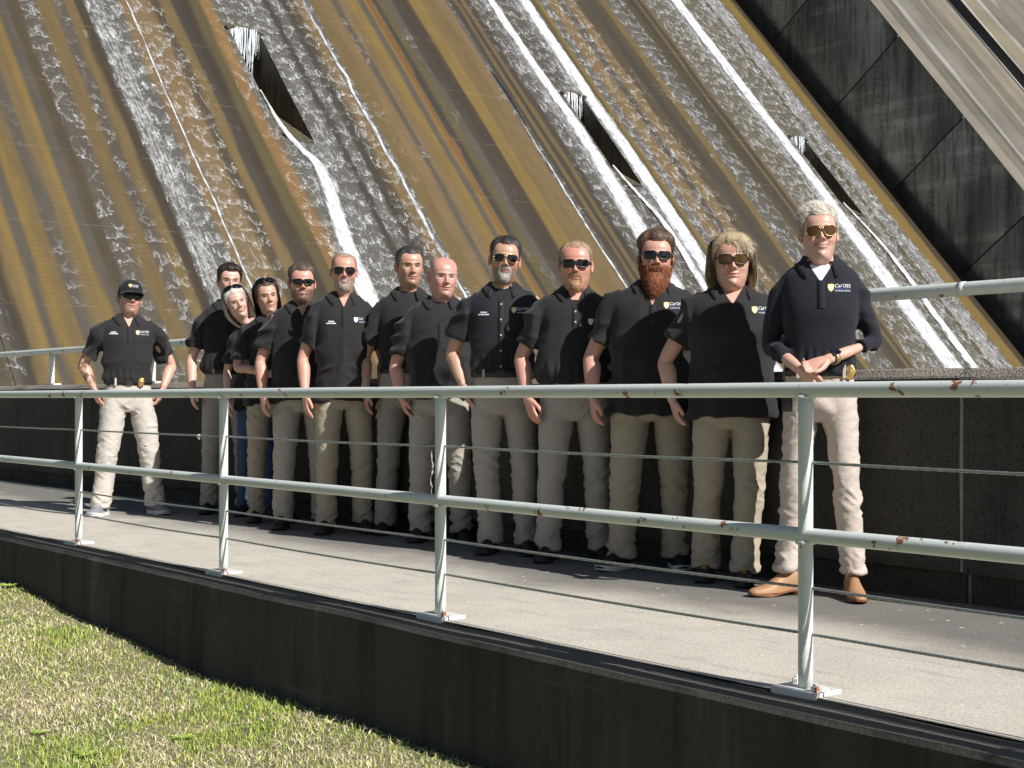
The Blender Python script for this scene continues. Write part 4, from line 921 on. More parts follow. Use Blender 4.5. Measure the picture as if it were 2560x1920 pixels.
def on_front(bvh, P2, off=.0022):
    """drop flat artwork (x,z) onto the front of a garment"""
    out = []
    for x, z in P2:
        h = bvh.ray_cast(Vector((x, -1.0, z)), Vector((0, 1, 0)))
        if h[0] is None: out.append((x, -.15, z))
        else: out.append((x, h[0].y - off, z))
    return np.array(out)
def shield(x, z, w, h):
    p = [(-.5, .5), (0, .56), (.5, .5), (.5, 0), (.36, -.3), (0, -.55), (-.36, -.3), (-.5, 0)]
    return np.array([(x, z)] + [(x + w * a, z + h * b) for a, b in p]), [(0, 1 + i, 1 + (i + 1) % 8)[::-1] for i in range(8)]
TORSO = [(.82, .186, .134, 0), (.88, .187, .136, 0), (.95, .180, .130, 0), (1.02, .173, .125, -.002), (1.10, .172, .124, -.004), (1.18, .175, .125, -.004), (1.26, .177, .127, -.002), (1.33, .178, .124, .002), (1.385, .176, .114, .008),
         (1.425, .168, .100, .014), (1.452, .148, .088, .018), (1.474, .121, .078, .020), (1.495, .088, .070, .020), (1.515, .070, .064, .018)]
def torso_rows(c, inset=0.0, bottom=None):
    k = c['H'] / 1.752; w = c.get('w', 1); dp = c.get('dp', w); bel = c.get('belly', 0); fem = c.get('fem', 0); sh = c.get('sh', 1); rows = []
    for z, hw, hd, yo in TORSO:
        g = math.exp(-((z - 1.07) / .14) ** 2); top = min(max((z - 1.40) / .1, 0), 1)
        ww = w * (1 - top) + (1 + (w - 1) * .4) * top; dd = dp * (1 - top) + (1 + (dp - 1) * .3) * top
        a = hw * ww * (sh if 1.3 < z < 1.46 else 1) + bel * .3 * g; d = hd * dd + bel * .5 * g; y = yo - bel * .45 * g
        b = math.exp(-((z - 1.255) / .07) ** 2) * fem; d += .016 * b; y -= .016 * b; a -= .012 * fem * math.exp(-((z - 1.1) / .08) ** 2)
        rows.append((z * k, a - inset, d - inset, y, 2.35))
    if bottom is not None:
        rows = [r for r in rows if r[0] > bottom + .03]; r = rows[0]; rows = [(bottom, r[1] * 1.0, r[2] * 1.0, r[3], 2.35)] + rows
    return rows
DEF = dict(w=1.0, hs=1.04, smile=.3)
def hang(side, out=.262, zel=1.13, zw=.885, fwd=-.06, **k):
    return dict(E=(side * out, .03, zel), Wr=(side * (out - .01), fwd, zw), hd=(-side * .06, -.22, -1), th=(-side * .25, -1, 0), **k)
def plan(c):
    k = c['H'] / 1.752; w = c['w']; fem = c.get('fem', 0); af = c.get('af', (.88 if fem else 1.0) * (1 + (w - 1) * .5)); c['k'] = k; c['jobs'] = {}
    tuck = c.get('tuck', 0); beltz = 1.0 * k; c['beltz'] = beltz
    hem = c.get('hem', .86 * k)
    rows = torso_rows(c, 0, beltz if tuck else hem)
    if tuck:
        r = rows[0]; rows = [(beltz - .012, r[1] * .93, r[2] * .93, r[3], 2.35), (beltz + .012, r[1] * .97, r[2] * .97, r[3], 2.35), (beltz + .035, r[1] * 1.025, r[2] * 1.03, r[3], 2.35)] + rows[1:]
    else:
        r = rows[0]; rows[0] = (r[0], r[1] * 1.02, r[2] * 1.03, r[3], 2.35)
    parts = [rings_z(rows, 48, len(rows) * 4)]
    for sd in 'LR':
        sg = -1 if sd == 'L' else 1; A = c['arms'][sd]; S = np.array([sg * .148 * (1 + (w - 1) * .75) * c.get('sh', 1), .012, 1.408 * k]); E = np.array(A['E']); Wr = np.array(A['Wr']); A['S'] = S
        if c.get('long'):
            e2 = E + (Wr - E) * A.get('slv', .42)
            parts.append(limb([S - [sg * .03, 0, 0], S + (E - S) * .3, S + (E - S) * .7, E, (E + e2) / 2, e2], np.array([.070, .066, .057, .052, .049, .044]) * af, 24, 34, (0, 1, 0)))
        else:
            f = A.get('slv', .78); q = S + (E - S) * f
            parts.append(limb([S - [sg * .04, 0, -.004], S + (q - S) * .25, S + (q - S) * .65, q], np.array([(.075, .066), (.078, .069), (.077, .066), (.080, .066)]) * af, 24, 20, (0, 1, 0)))
        ra = np.array([(.048, .048), (.046, .044), (.037, .038), (.042, .039), (.034, .031), (.0215, .0275)]) * af
        if c.get('long'): ra[:4] *= .6
        ap = [limb([S, (S + E) / 2, E, E + (Wr - E) * .28, E + (Wr - E) * .65, Wr], ra, 20, 30, (1, 0, 0))]
        hv = [(orient(v * (.88 if fem else 1.0), A['hd'], A['th'], sg > 0) + Wr, f if sg < 0 else [q[::-1] for q in f]) for v, f in hand_parts(A.get('curl', .3))]
        c['jobs']['arm' + sd] = job(ap + hv, .0036 if A.get('vis', sd == 'L') else .006, 3)
    c['jobs']['shirt'] = job(parts, .0072, 4)
    lw = c.get('lw', 1 + (w - 1) * .7); wz = beltz + (.012 if tuck else -.02)
    hr = torso_rows(c, .012 if tuck else .018)
    hb = np.array(hr); hw = lambda z, j: float(np.interp(z, hb[:, 0], hb[:, j]))
    rows = [(.775 * k, .120 * lw, .095 * lw, .01, 2.3), (.80 * k, .150 * lw, .112 * lw, .01, 2.3), (.84 * k, hw(.84 * k, 1) * .98, hw(.84 * k, 2) * .97, .006, 2.4), (.90 * k, hw(.9 * k, 1) * .985, hw(.9 * k, 2) * .98, .004, 2.4), (wz - .04, hw(wz - .04, 1) * .95, hw(wz - .04, 2) * .96, hw(wz - .04, 3), 2.35), (wz, hw(wz, 1) * .935, hw(wz, 2) * .945, hw(wz, 3), 2.35)]
    parts = [rings_z(rows, 44, 26)]
    for sg, (fx, fy, ya) in zip((-1, 1), c['feet']):
        hp = np.array([sg * .090 * lw, .006, .87 * k]); an = np.array([fx, fy + .012, c.get('hemz', .062)]); kn = hp * .5 + an * .5 + [sg * .006, -.018, .0]; kn[2] = .49 * k
        parts.append(limb([hp, hp * .62 + kn * .38, kn, kn * .5 + an * .5 + [0, .012, 0], an + [0, 0, .05], an], np.array([(.087, .102), (.086, .095), (.070, .077), (.065, .073), (.063, .075), (.066, .082)]) * lw * c.get('leg', 1), 28, 44, (1, 0, 0)))
    c['jobs']['trousers'] = job(parts, .0072, 3)

def bend(c, V):
    """head turn/tilt, blended down the neck"""
    hs = c['hs']; V = V.copy(); wgt = sstep(V[:, 2], -.14, -.03)[:, None]; piv = np.array([0, .02, -.07])
    Rm = np.array(Matrix.Rotation(R(c.get('roll', 0)), 3, 'Y') @ Matrix.Rotation(R(c.get('turn', 0)), 3, 'Z') @ Matrix.Rotation(R(c.get('nod', 0)), 3, 'X'))
    V2 = (V - piv) @ Rm.T + piv; V = V * (1 - wgt) + V2 * wgt
    wt = sstep(V[:, 2], -.18, 0)[:, None]
    return V * [hs * c.get('hw_', 1.025), hs, hs] + np.array([0, -.012, c['H'] - .231 * hs - c.get('hairup', 0)]) + np.array([c.get('hx', 0), c.get('hy', 0), 0]) * wt
def ridge(p, sc, off): return 1 - 2 * np.abs(vnoise(p, sc, off))
def build(c, res, i):
    k = c['k']; bz = c['beltz']; X, Y = c['pos']
    yaw = math.atan2(-X, Y) + R(c.get('yaw', 0))
    root = empty('person', (X, Y, 0), yaw); tag(root, c['label'], 'person', 'people posing along the parapet')
    # --- body
    hV, hF, hC, hv, A = head(c); hV = bend(c, hV); parts = [(hV, hF)]; cols = [hC]; sk = np.array(c.get('skin', (.60, .345, .25)))
    for sd in 'LR':
        V, F, Nn = res[c['jobs']['arm' + sd]]; parts.append((V, F)); cc = np.tile(sk * np.array([1, .95, .93]), (len(V), 1)); Wr = np.array(c['arms'][sd]['Wr']); dist = np.linalg.norm(V - Wr, axis=1); hz = sstep(V @ np.array(c['arms'][sd]['hd']) - Wr @ np.array(c['arms'][sd]['hd']), .0, .09)
        cc = cc * (1 - .25 * hz[:, None] * np.array([.0, .5, .5])); cc *= (1 + .12 * fbm(V, (25, 25, 12), 4, 2))[:, None]
        if c.get('tattoo') == sd: m = sstep(fbm(V, (28, 28, 20), 9, 3), .0, .12) * sstep(V[:, 2], .98, 1.03); cc = cc * (1 - .7 * m[:, None])
        cols.append(cc)
    V, F = rings_z([r for r in torso_rows(c, .011) if r[0] > 1.15 * k], 40, 40); V[:, 2] = np.minimum(V[:, 2], 1.512 * k); parts.append((V, F)); cols.append(np.tile(sk, (len(V), 1)))
    for sg, (fx, fy, ya) in zip((-1, 1), c['feet']):
        hp = np.array([sg * .09, .006, .87 * k]); an = np.array([fx, fy + .012, .062]); kn = hp * .5 + an * .5; kn[2] = .49 * k; V, F = limb([(0, .01, 1.25 * k), (0, .01, .95 * k), hp, kn, an], [.05, .06, .05, .035, .03], 12, 16); parts.append((V, F)); cols.append(np.tile(sk, (len(V), 1)))
    V, F = cat(parts); obj('body', V, F, M['skin'], root, True, np.concatenate(cols))
    # --- trousers
    V, F, Nn = res[c['jobs']['trousers']]; V = V.copy(); z = V[:, 2] / k; P = V + [i * 3.1, 0, 0]
    hemw = sstep(z, .34, .08); kn = np.exp(-((z - .46) / .11) ** 2); cr = np.exp(-((z - .80) / .06) ** 2); Q = P.copy(); Q[:, 2] += .06 * fbm(P, (6, 6, 4), 2); Q2 = Q.copy(); Q[:, 2] += .7 * V[:, 0]; Q2[:, 2] -= .7 * V[:, 0] + .2 * V[:, 1]
    cw = c.get('crease', 1.0)
    d = (np.maximum(ridge(Q, (5, 5, 15), 3), ridge(Q2, (5, 5, 17), 33)) - .45) * (.0042 + .012 * hemw + .0075 * kn + .008 * cr) * cw + (np.maximum(ridge(Q, (9, 9, 27), 8), ridge(Q2, (9, 9, 30), 38)) - .5) * (.0016 + .006 * hemw + .003 * kn) * cw
    V += Nn * d[:, None]; V[:, 2] = np.maximum(V[:, 2], .022)
    tro = obj('trousers', V, F, M[c['pants']], root, True); tb = BVHTree.FromPolygons(V.tolist(), [tuple(f) for f in (F.tolist() if isinstance(F, np.ndarray) else F)])
    # fly seam, side pockets and cargo pockets
    def patch(x0, x1, z0, z1, sg, name, off=.004, nx=7, nz=9):
        pts = []; dv = Vector((-sg * .72, .69, 0)).normalized(); sdv = Vector((.69, sg * .72, 0)).normalized()
        for a in np.linspace(0, 1, nz):
            for b in np.linspace(0, 1, nx):
                o = Vector((sg * .09, 0, z0 + (z1 - z0) * a)) + sdv * (x0 + (x1 - x0) * b) - dv * .6
                h = tb.ray_cast(o, dv); p = h[0] if h[0] else o + dv * .5; e = off if (0 < a < 1 and 0 < b < 1) else -.002; pts.append(p - dv * e)
        obj(name, [tuple(p) for p in pts], grid_faces(nz, nx), M[c['pants']], tro, True)
    if c.get('cargo'):
        for sg in c['cargo']: patch(-.055, .06, .52 * k, .66 * k, sg, 'pocket', .007); patch(-.06, .065, .645 * k, .69 * k, sg, 'pocket_flap', .011, 7, 5)
    if c.get('tuck'):
        rows = torso_rows(c, 0); rb = np.array(rows); f = lambda zz, j: float(np.interp(zz, rb[:, 0], rb[:, j]))
        zz = bz + .0; a = np.linspace(0, 2 * np.pi, 64, endpoint=False); B = []
        for dz, o in ((-.02, -.004), (-.019, .004), (.019, .004), (.02, -.004)):
            ca, sa = np.cos(a), np.sin(a); B.append(np.stack([(f(zz, 1) * .945 + o) * np.sign(ca) * np.abs(ca) ** (2 / 2.35), f(zz, 3) + (f(zz, 2) * .955 + o) * np.sign(sa) * np.abs(sa) ** (2 / 2.35), np.full(64, zz + dz)], 1))
        belt = obj('belt', np.concatenate(B), grid_faces(4, 64, True), M['belt'], tro, True); fy = f(zz, 3) - f(zz, 2) * .955
        bV, bF = box(-.024, .024, fy - .011, fy - .003, zz - .021, zz + .021); obj('buckle', bV, bF, M['belt'], belt)
        for lx in (-.10, .10):
            sy = f(zz, 3) - f(zz, 2) * .955 * (1 - abs(lx / (f(zz, 1) * .945)) ** 2.35) ** (1 / 2.35); bV, bF = box(lx - .007, lx + .007, sy - .009, sy + .004, zz - .03, zz + .028); obj('belt_loop', bV, bF, M[c['pants']], tro)
        if c.get('badge') is not None:
            bx = c['badge']; sy = f(zz, 3) - f(zz, 2) * .955 * (1 - abs(bx / (f(zz, 1) * .945)) ** 2.35) ** (1 / 2.35)
            a = np.linspace(0, 2 * np.pi, 24, endpoint=False); rr = 1 + .06 * np.cos(5 * a); V2 = []
            for q, yy in ((1, .0), (1, -.006), (.8, -.009), (.55, -.008), (.3, -.012)): V2.append(np.stack([bx + .024 * q * rr * np.cos(a), np.full(24, sy - .008 + yy), zz - .004 + .034 * q * rr * np.sin(a)], 1))
            obj('badge', np.concatenate(V2), grid_faces(5, 24, True) + [tuple(range(96, 120))], M['brass'], belt, True)
    # --- shirt
    V, F, Nn = res[c['jobs']['shirt']]; V = V.copy(); z = V[:, 2] / k; P = V + [i * 2.7, 5, 0]
    waist = sstep(z, 1.22, 1.0); arm = sstep(np.abs(V[:, 0]), .15 * c['w'], .2 * c['w']); Q = P.copy(); Q[:, 2] += .3 * np.abs(V[:, 0]); Q[:, 0] += .03 * fbm(P, (5, 5, 5), 1)
    d = (ridge(Q, (9, 9, 4.5), 6) - .3) * (.003 + .007 * waist + .009 * arm) + (ridge(Q, (5, 5, 13), 16) - .3) * (.002 + .007 * arm + .005 * waist)
    d *= c.get('swrinkle', 1.9) * (1 - .6 * np.exp(-((z - 1.38) / .07) ** 2) * (1 - arm))
    if c.get('tuck'): an = np.arctan2(V[:, 1], V[:, 0]); d += .0045 * np.sin(an * 21 + 3 * fbm(P, (6, 6, 1), 5)) * np.exp(-((V[:, 2] - bz - .05) / .045) ** 2)
    V += Nn * d[:, None]
    F = np.array(F) if isinstance(F, np.ndarray) else np.array([f if len(f) == 4 else (*f, f[-1]) for f in F])
    vz = c.get('vz', 1.405 * k); cen = V[F].mean(1); hx = c.get('hx', 0) * .4; hwid = (cen[:, 2] - vz) * c.get('vs', .42)
    cut = (np.abs(cen[:, 0] - hx) < np.minimum(hwid, .062)) & (cen[:, 1] < .0) & (cen[:, 2] > vz)
    bv = BVHTree.FromPolygons(V.tolist(), F.tolist())
    used = np.unique(F[~cut]); hv_ = np.minimum((V[:, 2] - vz) * c.get('vs', .42), .062); ins = np.zeros(len(V), bool); ins[used] = True
    ins &= (np.abs(V[:, 0] - hx) < hv_) & (V[:, 1] < 0) & (V[:, 2] > vz) & (hv_ - np.abs(V[:, 0] - hx) < .012); V[ins, 0] = hx + np.where(V[ins, 0] > hx, 1, -1) * hv_[ins]
    ons = np.zeros(len(V), bool); bnd = np.intersect1d(np.unique(F[cut]), used); ons[bnd] = True; ons &= (V[:, 1] < 0) & (V[:, 2] > vz + .004) & (np.abs(np.abs(V[:, 0] - hx) - hv_) < .009); V[ons, 0] = hx + np.where(V[ons, 0] > hx, 1, -1) * hv_[ons]
    shirt = obj('shirt', V, F[~cut], M[c['shirt']], root, True)
    if c.get('tee'):
        rr = torso_rows(c, .0065); tz = c['teez']; rr = [r for r in rr if r[0] > 1.2 * k]; tv, tf = rings_z(rr, 40, 44); keep = tv[:, 2] < tz + .02 * (np.abs(tv[:, 0]) / .06) ** 2
        obj('undershirt', tv, [f for f in tf if len(f) == 4 and all(keep[j] for j in f)], M[c['tee']], root, True)
    # collar
    ph = np.linspace(R(-148 if not c.get('openc') else -138), R(148 if not c.get('openc') else 138), 41); CV = []; cx, cy = hx, .012
    zb = 1.492 * k; fr = sstep(np.abs(ph), R(60), R(148)); nr = c.get('neckr', .0655)
    for row in range(6):
        rad = nr + [.0, .004, .010, .017, .026, .033][row] * (1 + .25 * fr)
        zz = zb - .030 * fr + [-.012, .026, .030, .014, -.006, -.022][row] * (1 - .15 * fr) - ([0, 0, 0, .012, .030, .046][row] * sstep(np.abs(ph), R(108), R(146)))
        px = cx + rad * np.sin(ph) * 1.04; py = cy + rad * np.cos(ph) * (1 - .12 * fr)
        CV.append(np.stack([px, py, zz], 1))
    CV = np.concatenate(CV)
    for j in range(41 * 3, len(CV)):
        h = bv.find_nearest(Vector(CV[j])); s_ = (Vector(CV[j]) - h[0]).dot(h[1])
        if s_ < .005: CV[j] = h[0] + h[1] * .0055
    Fc = grid_faces(6, 41); n0 = len(CV); back = CV.copy(); back[:, 2] -= .0; 
    co = obj('collar', CV, Fc, M[c['shirt']], shirt, True); sm = co.modifiers.new('thickness', 'SOLIDIFY'); sm.thickness = .0022; sm.offset = -1
    # placket and buttons
    pb = bz + .03 if c.get('buttons') == 'full' else vz - .115 * k
    zz = np.linspace(pb, vz + .01, 14 if c.get('buttons') != 'full' else 30); V2 = []
    for q in zz:
        for xx in (-.016, -.0155, .0, .0155, .016): V2.append((hx + xx, q))
    pv = on_front(bv, V2, .003); pv = pv.reshape(-1, 5, 3); pv[:, [0, 4], 1] += .004; obj('placket', pv.reshape(-1, 3), grid_faces(len(zz), 5), M[c['shirt']], shirt, True)
    bzs = [vz - .018, vz - .075] if c.get('buttons') != 'full' else np.arange(vz - .01, pb, -.088)
    for q in bzs:
        p = on_front(bv, [(hx, q)], .0045)[0]; a = np.linspace(0, 2 * np.pi, 10, endpoint=False)
        V2 = np.concatenate([np.stack([p[0] + .0055 * np.cos(a), np.full(10, p[1] + .003), p[2] + .0055 * np.sin(a)], 1), np.stack([p[0] + .005 * np.cos(a), np.full(10, p[1] - .0015), p[2] + .005 * np.sin(a)], 1)])
        obj('button', V2, grid_faces(2, 10, True) + [tuple(range(10, 20))], M['button' if c.get('buttons') else 'darkbutton'], shirt)
    # embroidered emblem and lettering
    if c.get('logo'):
        lx, lz = c['logo']; s2, f2 = shield(lx - .043, lz, .027, .032); obj('emblem', on_front(bv, s2, .0028), f2, M['gold' if c.get('goldlogo', 1) else 'stitch'], shirt)
        s3, f3 = shield(lx - .043, lz - .001, .014, .015); obj('emblem_centre', on_front(bv, s3, .0034), f3, M['stitch'], shirt)
        for key, x0, z0, w_, h_, mt in (('cal', -.026, .0015, .030, .0155, 'stitch'), ('oes', .008, .0015, .034, .0155, 'stitch'), ('l1', -.026, -.0085, .067, .0058, 'blue'), ('l2', -.026, -.0165, .067, .0058, 'stitch')):
            if c.get('logocut') and x0 > -.02: continue
            t2 = fit(LOGO[key][0], lx + x0, lz + z0, w_, h_); obj('lettering', on_front(bv, t2, .003), LOGO[key][1], M[mt], shirt)
    if c.get('name'):
        nx, nz = c['name']; V2 = []; F2 = []
        for row, (wd, hh) in enumerate(((.036, .0085), (.062, .0085))):
            x = nx - wd / 2
            while x < nx + wd / 2:
                g_ = rng.uniform(.003, .0062); z0 = nz - row * .0125; b0 = len(V2); V2 += [(x, z0), (x + g_ * .82, z0), (x + g_ * .82, z0 + hh * rng.uniform(.75, 1)), (x, z0 + hh * rng.uniform(.75, 1))]; F2.append((b0, b0 + 1, b0 + 2, b0 + 3)); x += g_
        obj('stitched_name', on_front(bv, V2, .0028), F2, M['stitch'], shirt)
    # --- shoes
    ks = c.get('shoe', 'low'); um, sm_ = c.get('shoem', ('bshoe', 'bsole'))
    for sg, (fx, fy, ya) in zip((-1, 1), c['feet']):
        sr = empty('shoe' if ks == 'low' else 'boot', (fx, fy, 0), R(ya), root); sc_ = c.get('ss', 1.0) * (.92 if c.get('fem') else 1.0); first = None
        for nm, V2, F2 in SHOE[ks]:
            if nm == 'lace' and (ks == 'boot'): continue
            obj(nm, V2 * sc_ * [1, 1, 1], F2, M[um if nm == 'upper' else 'heel' if nm == 'heel' else sm_ if nm == 'sole' else c.get('lacem', 'bsole')], sr, nm != 'sole')
    # --- hair, beard, glasses, cap
    if c.get('hair'):
        V2, F2, C2 = (long_hair if c['hair'].get('long') else short_hair)(hv, A, c); obj('hair', bend(c, V2), F2, M['hairm'], root, True, C2)
    if c.get('beard'):
        V2, F2, C2 = beard(hv, A, c['beard']); obj('beard', bend(c, V2), F2, M['hairm'], root, True, C2)
    if c.get('glass'):
        ge = empty('sunglasses' if c['glass'].get('lens') else 'glasses', (0, 0, 0), 0, root)
        for nm, V2, F2, mt in glasses(c['glass']['style'], M[c['glass']['lens']] if c['glass'].get('lens') else None, M[c['glass'].get('frame', 'frame')], c['glass'].get('up', 0), c['glass'].get('thick', .0022)):
            obj(nm, bend(c, V2), F2, mt, ge, True)
    if c.get('cap'):
        z0 = .150; a = HA; rows = []
        for q in np.linspace(0, 1, 16):
            zz = z0 + (.248 - z0) * math.sin(q * math.pi / 2); r_ = math.cos(q * math.pi / 2) ** .62 + .001
            rows.append(np.stack([.0865 * r_ * np.sin(a), -.102 * r_ * np.cos(a) * np.where(np.cos(a) > 0, 1, 1.12) + .002, np.full(NA, zz) - .012 * (1 - np.cos(a)) * (1 - q)], 1))
        cr = obj('cap', bend(c, np.concatenate(rows)), grid_faces(16, NA, True), M['cap'], root, True)
        bp = []
        for r_ in np.linspace(0, 1, 8):
            for t_ in np.linspace(-1, 1, 21):
                ang = t_ * R(68); ext = .075 * math.cos(t_ * math.pi / 2) ** .6 * r_; bp.append(((.087 + ext * .25) * math.sin(ang), -(.100 + ext) * math.cos(ang) - .0, z0 + .004 - .022 * r_ * math.cos(t_ * 1.2) - .016 * t_ * t_))
        br = obj('brim', bend(c, np.array(bp)), grid_faces(8, 21), M['cap'], cr, True); so_ = br.modifiers.new('thickness', 'SOLIDIFY'); so_.thickness = .003
        cb = BVHTree.FromPolygons(np.concatenate(rows).tolist(), grid_faces(16, NA, True))
        s2, f2 = shield(-.022, .192, .02, .024); obj('emblem', bend(c, on_front(cb, s2, .002)), f2, M['gold'], cr)
        for key, x0, z0_, w_, h_ in (('cal', -.009, .1895, .020, .013), ('oes', .013, .1895, .022, .013), ('l2', -.009, .182, .044, .005)):
            obj('lettering', bend(c, on_front(cb, fit(LOGO[key][0], x0, z0_, w_, h_), .002)), LOGO[key][1], M['stitch'], cr)
    if c.get('extra'): c['extra'](c, root, bv, tb)

def sand_h(col, **k): return dict(col=col, **k)
SK = (.60, .385, .295); PALE = (.66, .46, .375); RED = (.63, .365, .285); OLV = (.55, .35, .255)
def woman_watch(c, root, bv, tb):
    E = np.array(c['arms']['R']['E']); Wr = np.array(c['arms']['R']['Wr']); d = (E - Wr) / np.linalg.norm(E - Wr); p = Wr + d * .045; up = np.array([-.1, -.82, .56]); up -= up @ d * d; up /= np.linalg.norm(up); sd = np.cross(d, up)
    a = np.linspace(0, 2 * np.pi, 28); ring = [p + .031 * np.cos(t) * sd + .027 * np.sin(t) * up for t in a]; V = []; 
    for q in ring:
        o = (q - p) / np.linalg.norm(q - p); V += [q - d * .011, q - d * .011 + o * .003, q + d * .011 + o * .003, q + d * .011]
    ws = obj('watch_band', np.array(V), grid_faces(28, 4), M['strap'], root, True)
    cV, cF = box(-.019, .019, -.0165, .0165, 0, .010); ctr = p + up * .027
    obj('watch_face', cV[:, :1] * d + cV[:, 1:2] * sd + cV[:, 2:] * up + ctr, [f[::-1] for f in cF], M['watch'], ws)
def lanyard_card(c, root, bv, tb):
    V, F = box(-.012, .028, -.165, -.160, .80, .88); obj('name_card', V + [-.035, 0, 0], F, M['card'], root)
    V, F = tube(np.array([(-.02, -.158, .88), (-.025, -.160, .95), (-.012, -.150, 1.0)]), .002, 5); obj('card_reel', V, F, M['belt'], root)
def hip_phone(c, root, bv, tb):
    V, F = box(-.17, -.125, -.155, -.135, .83, .93); obj('phone_case', V, F, M['phone'], root)

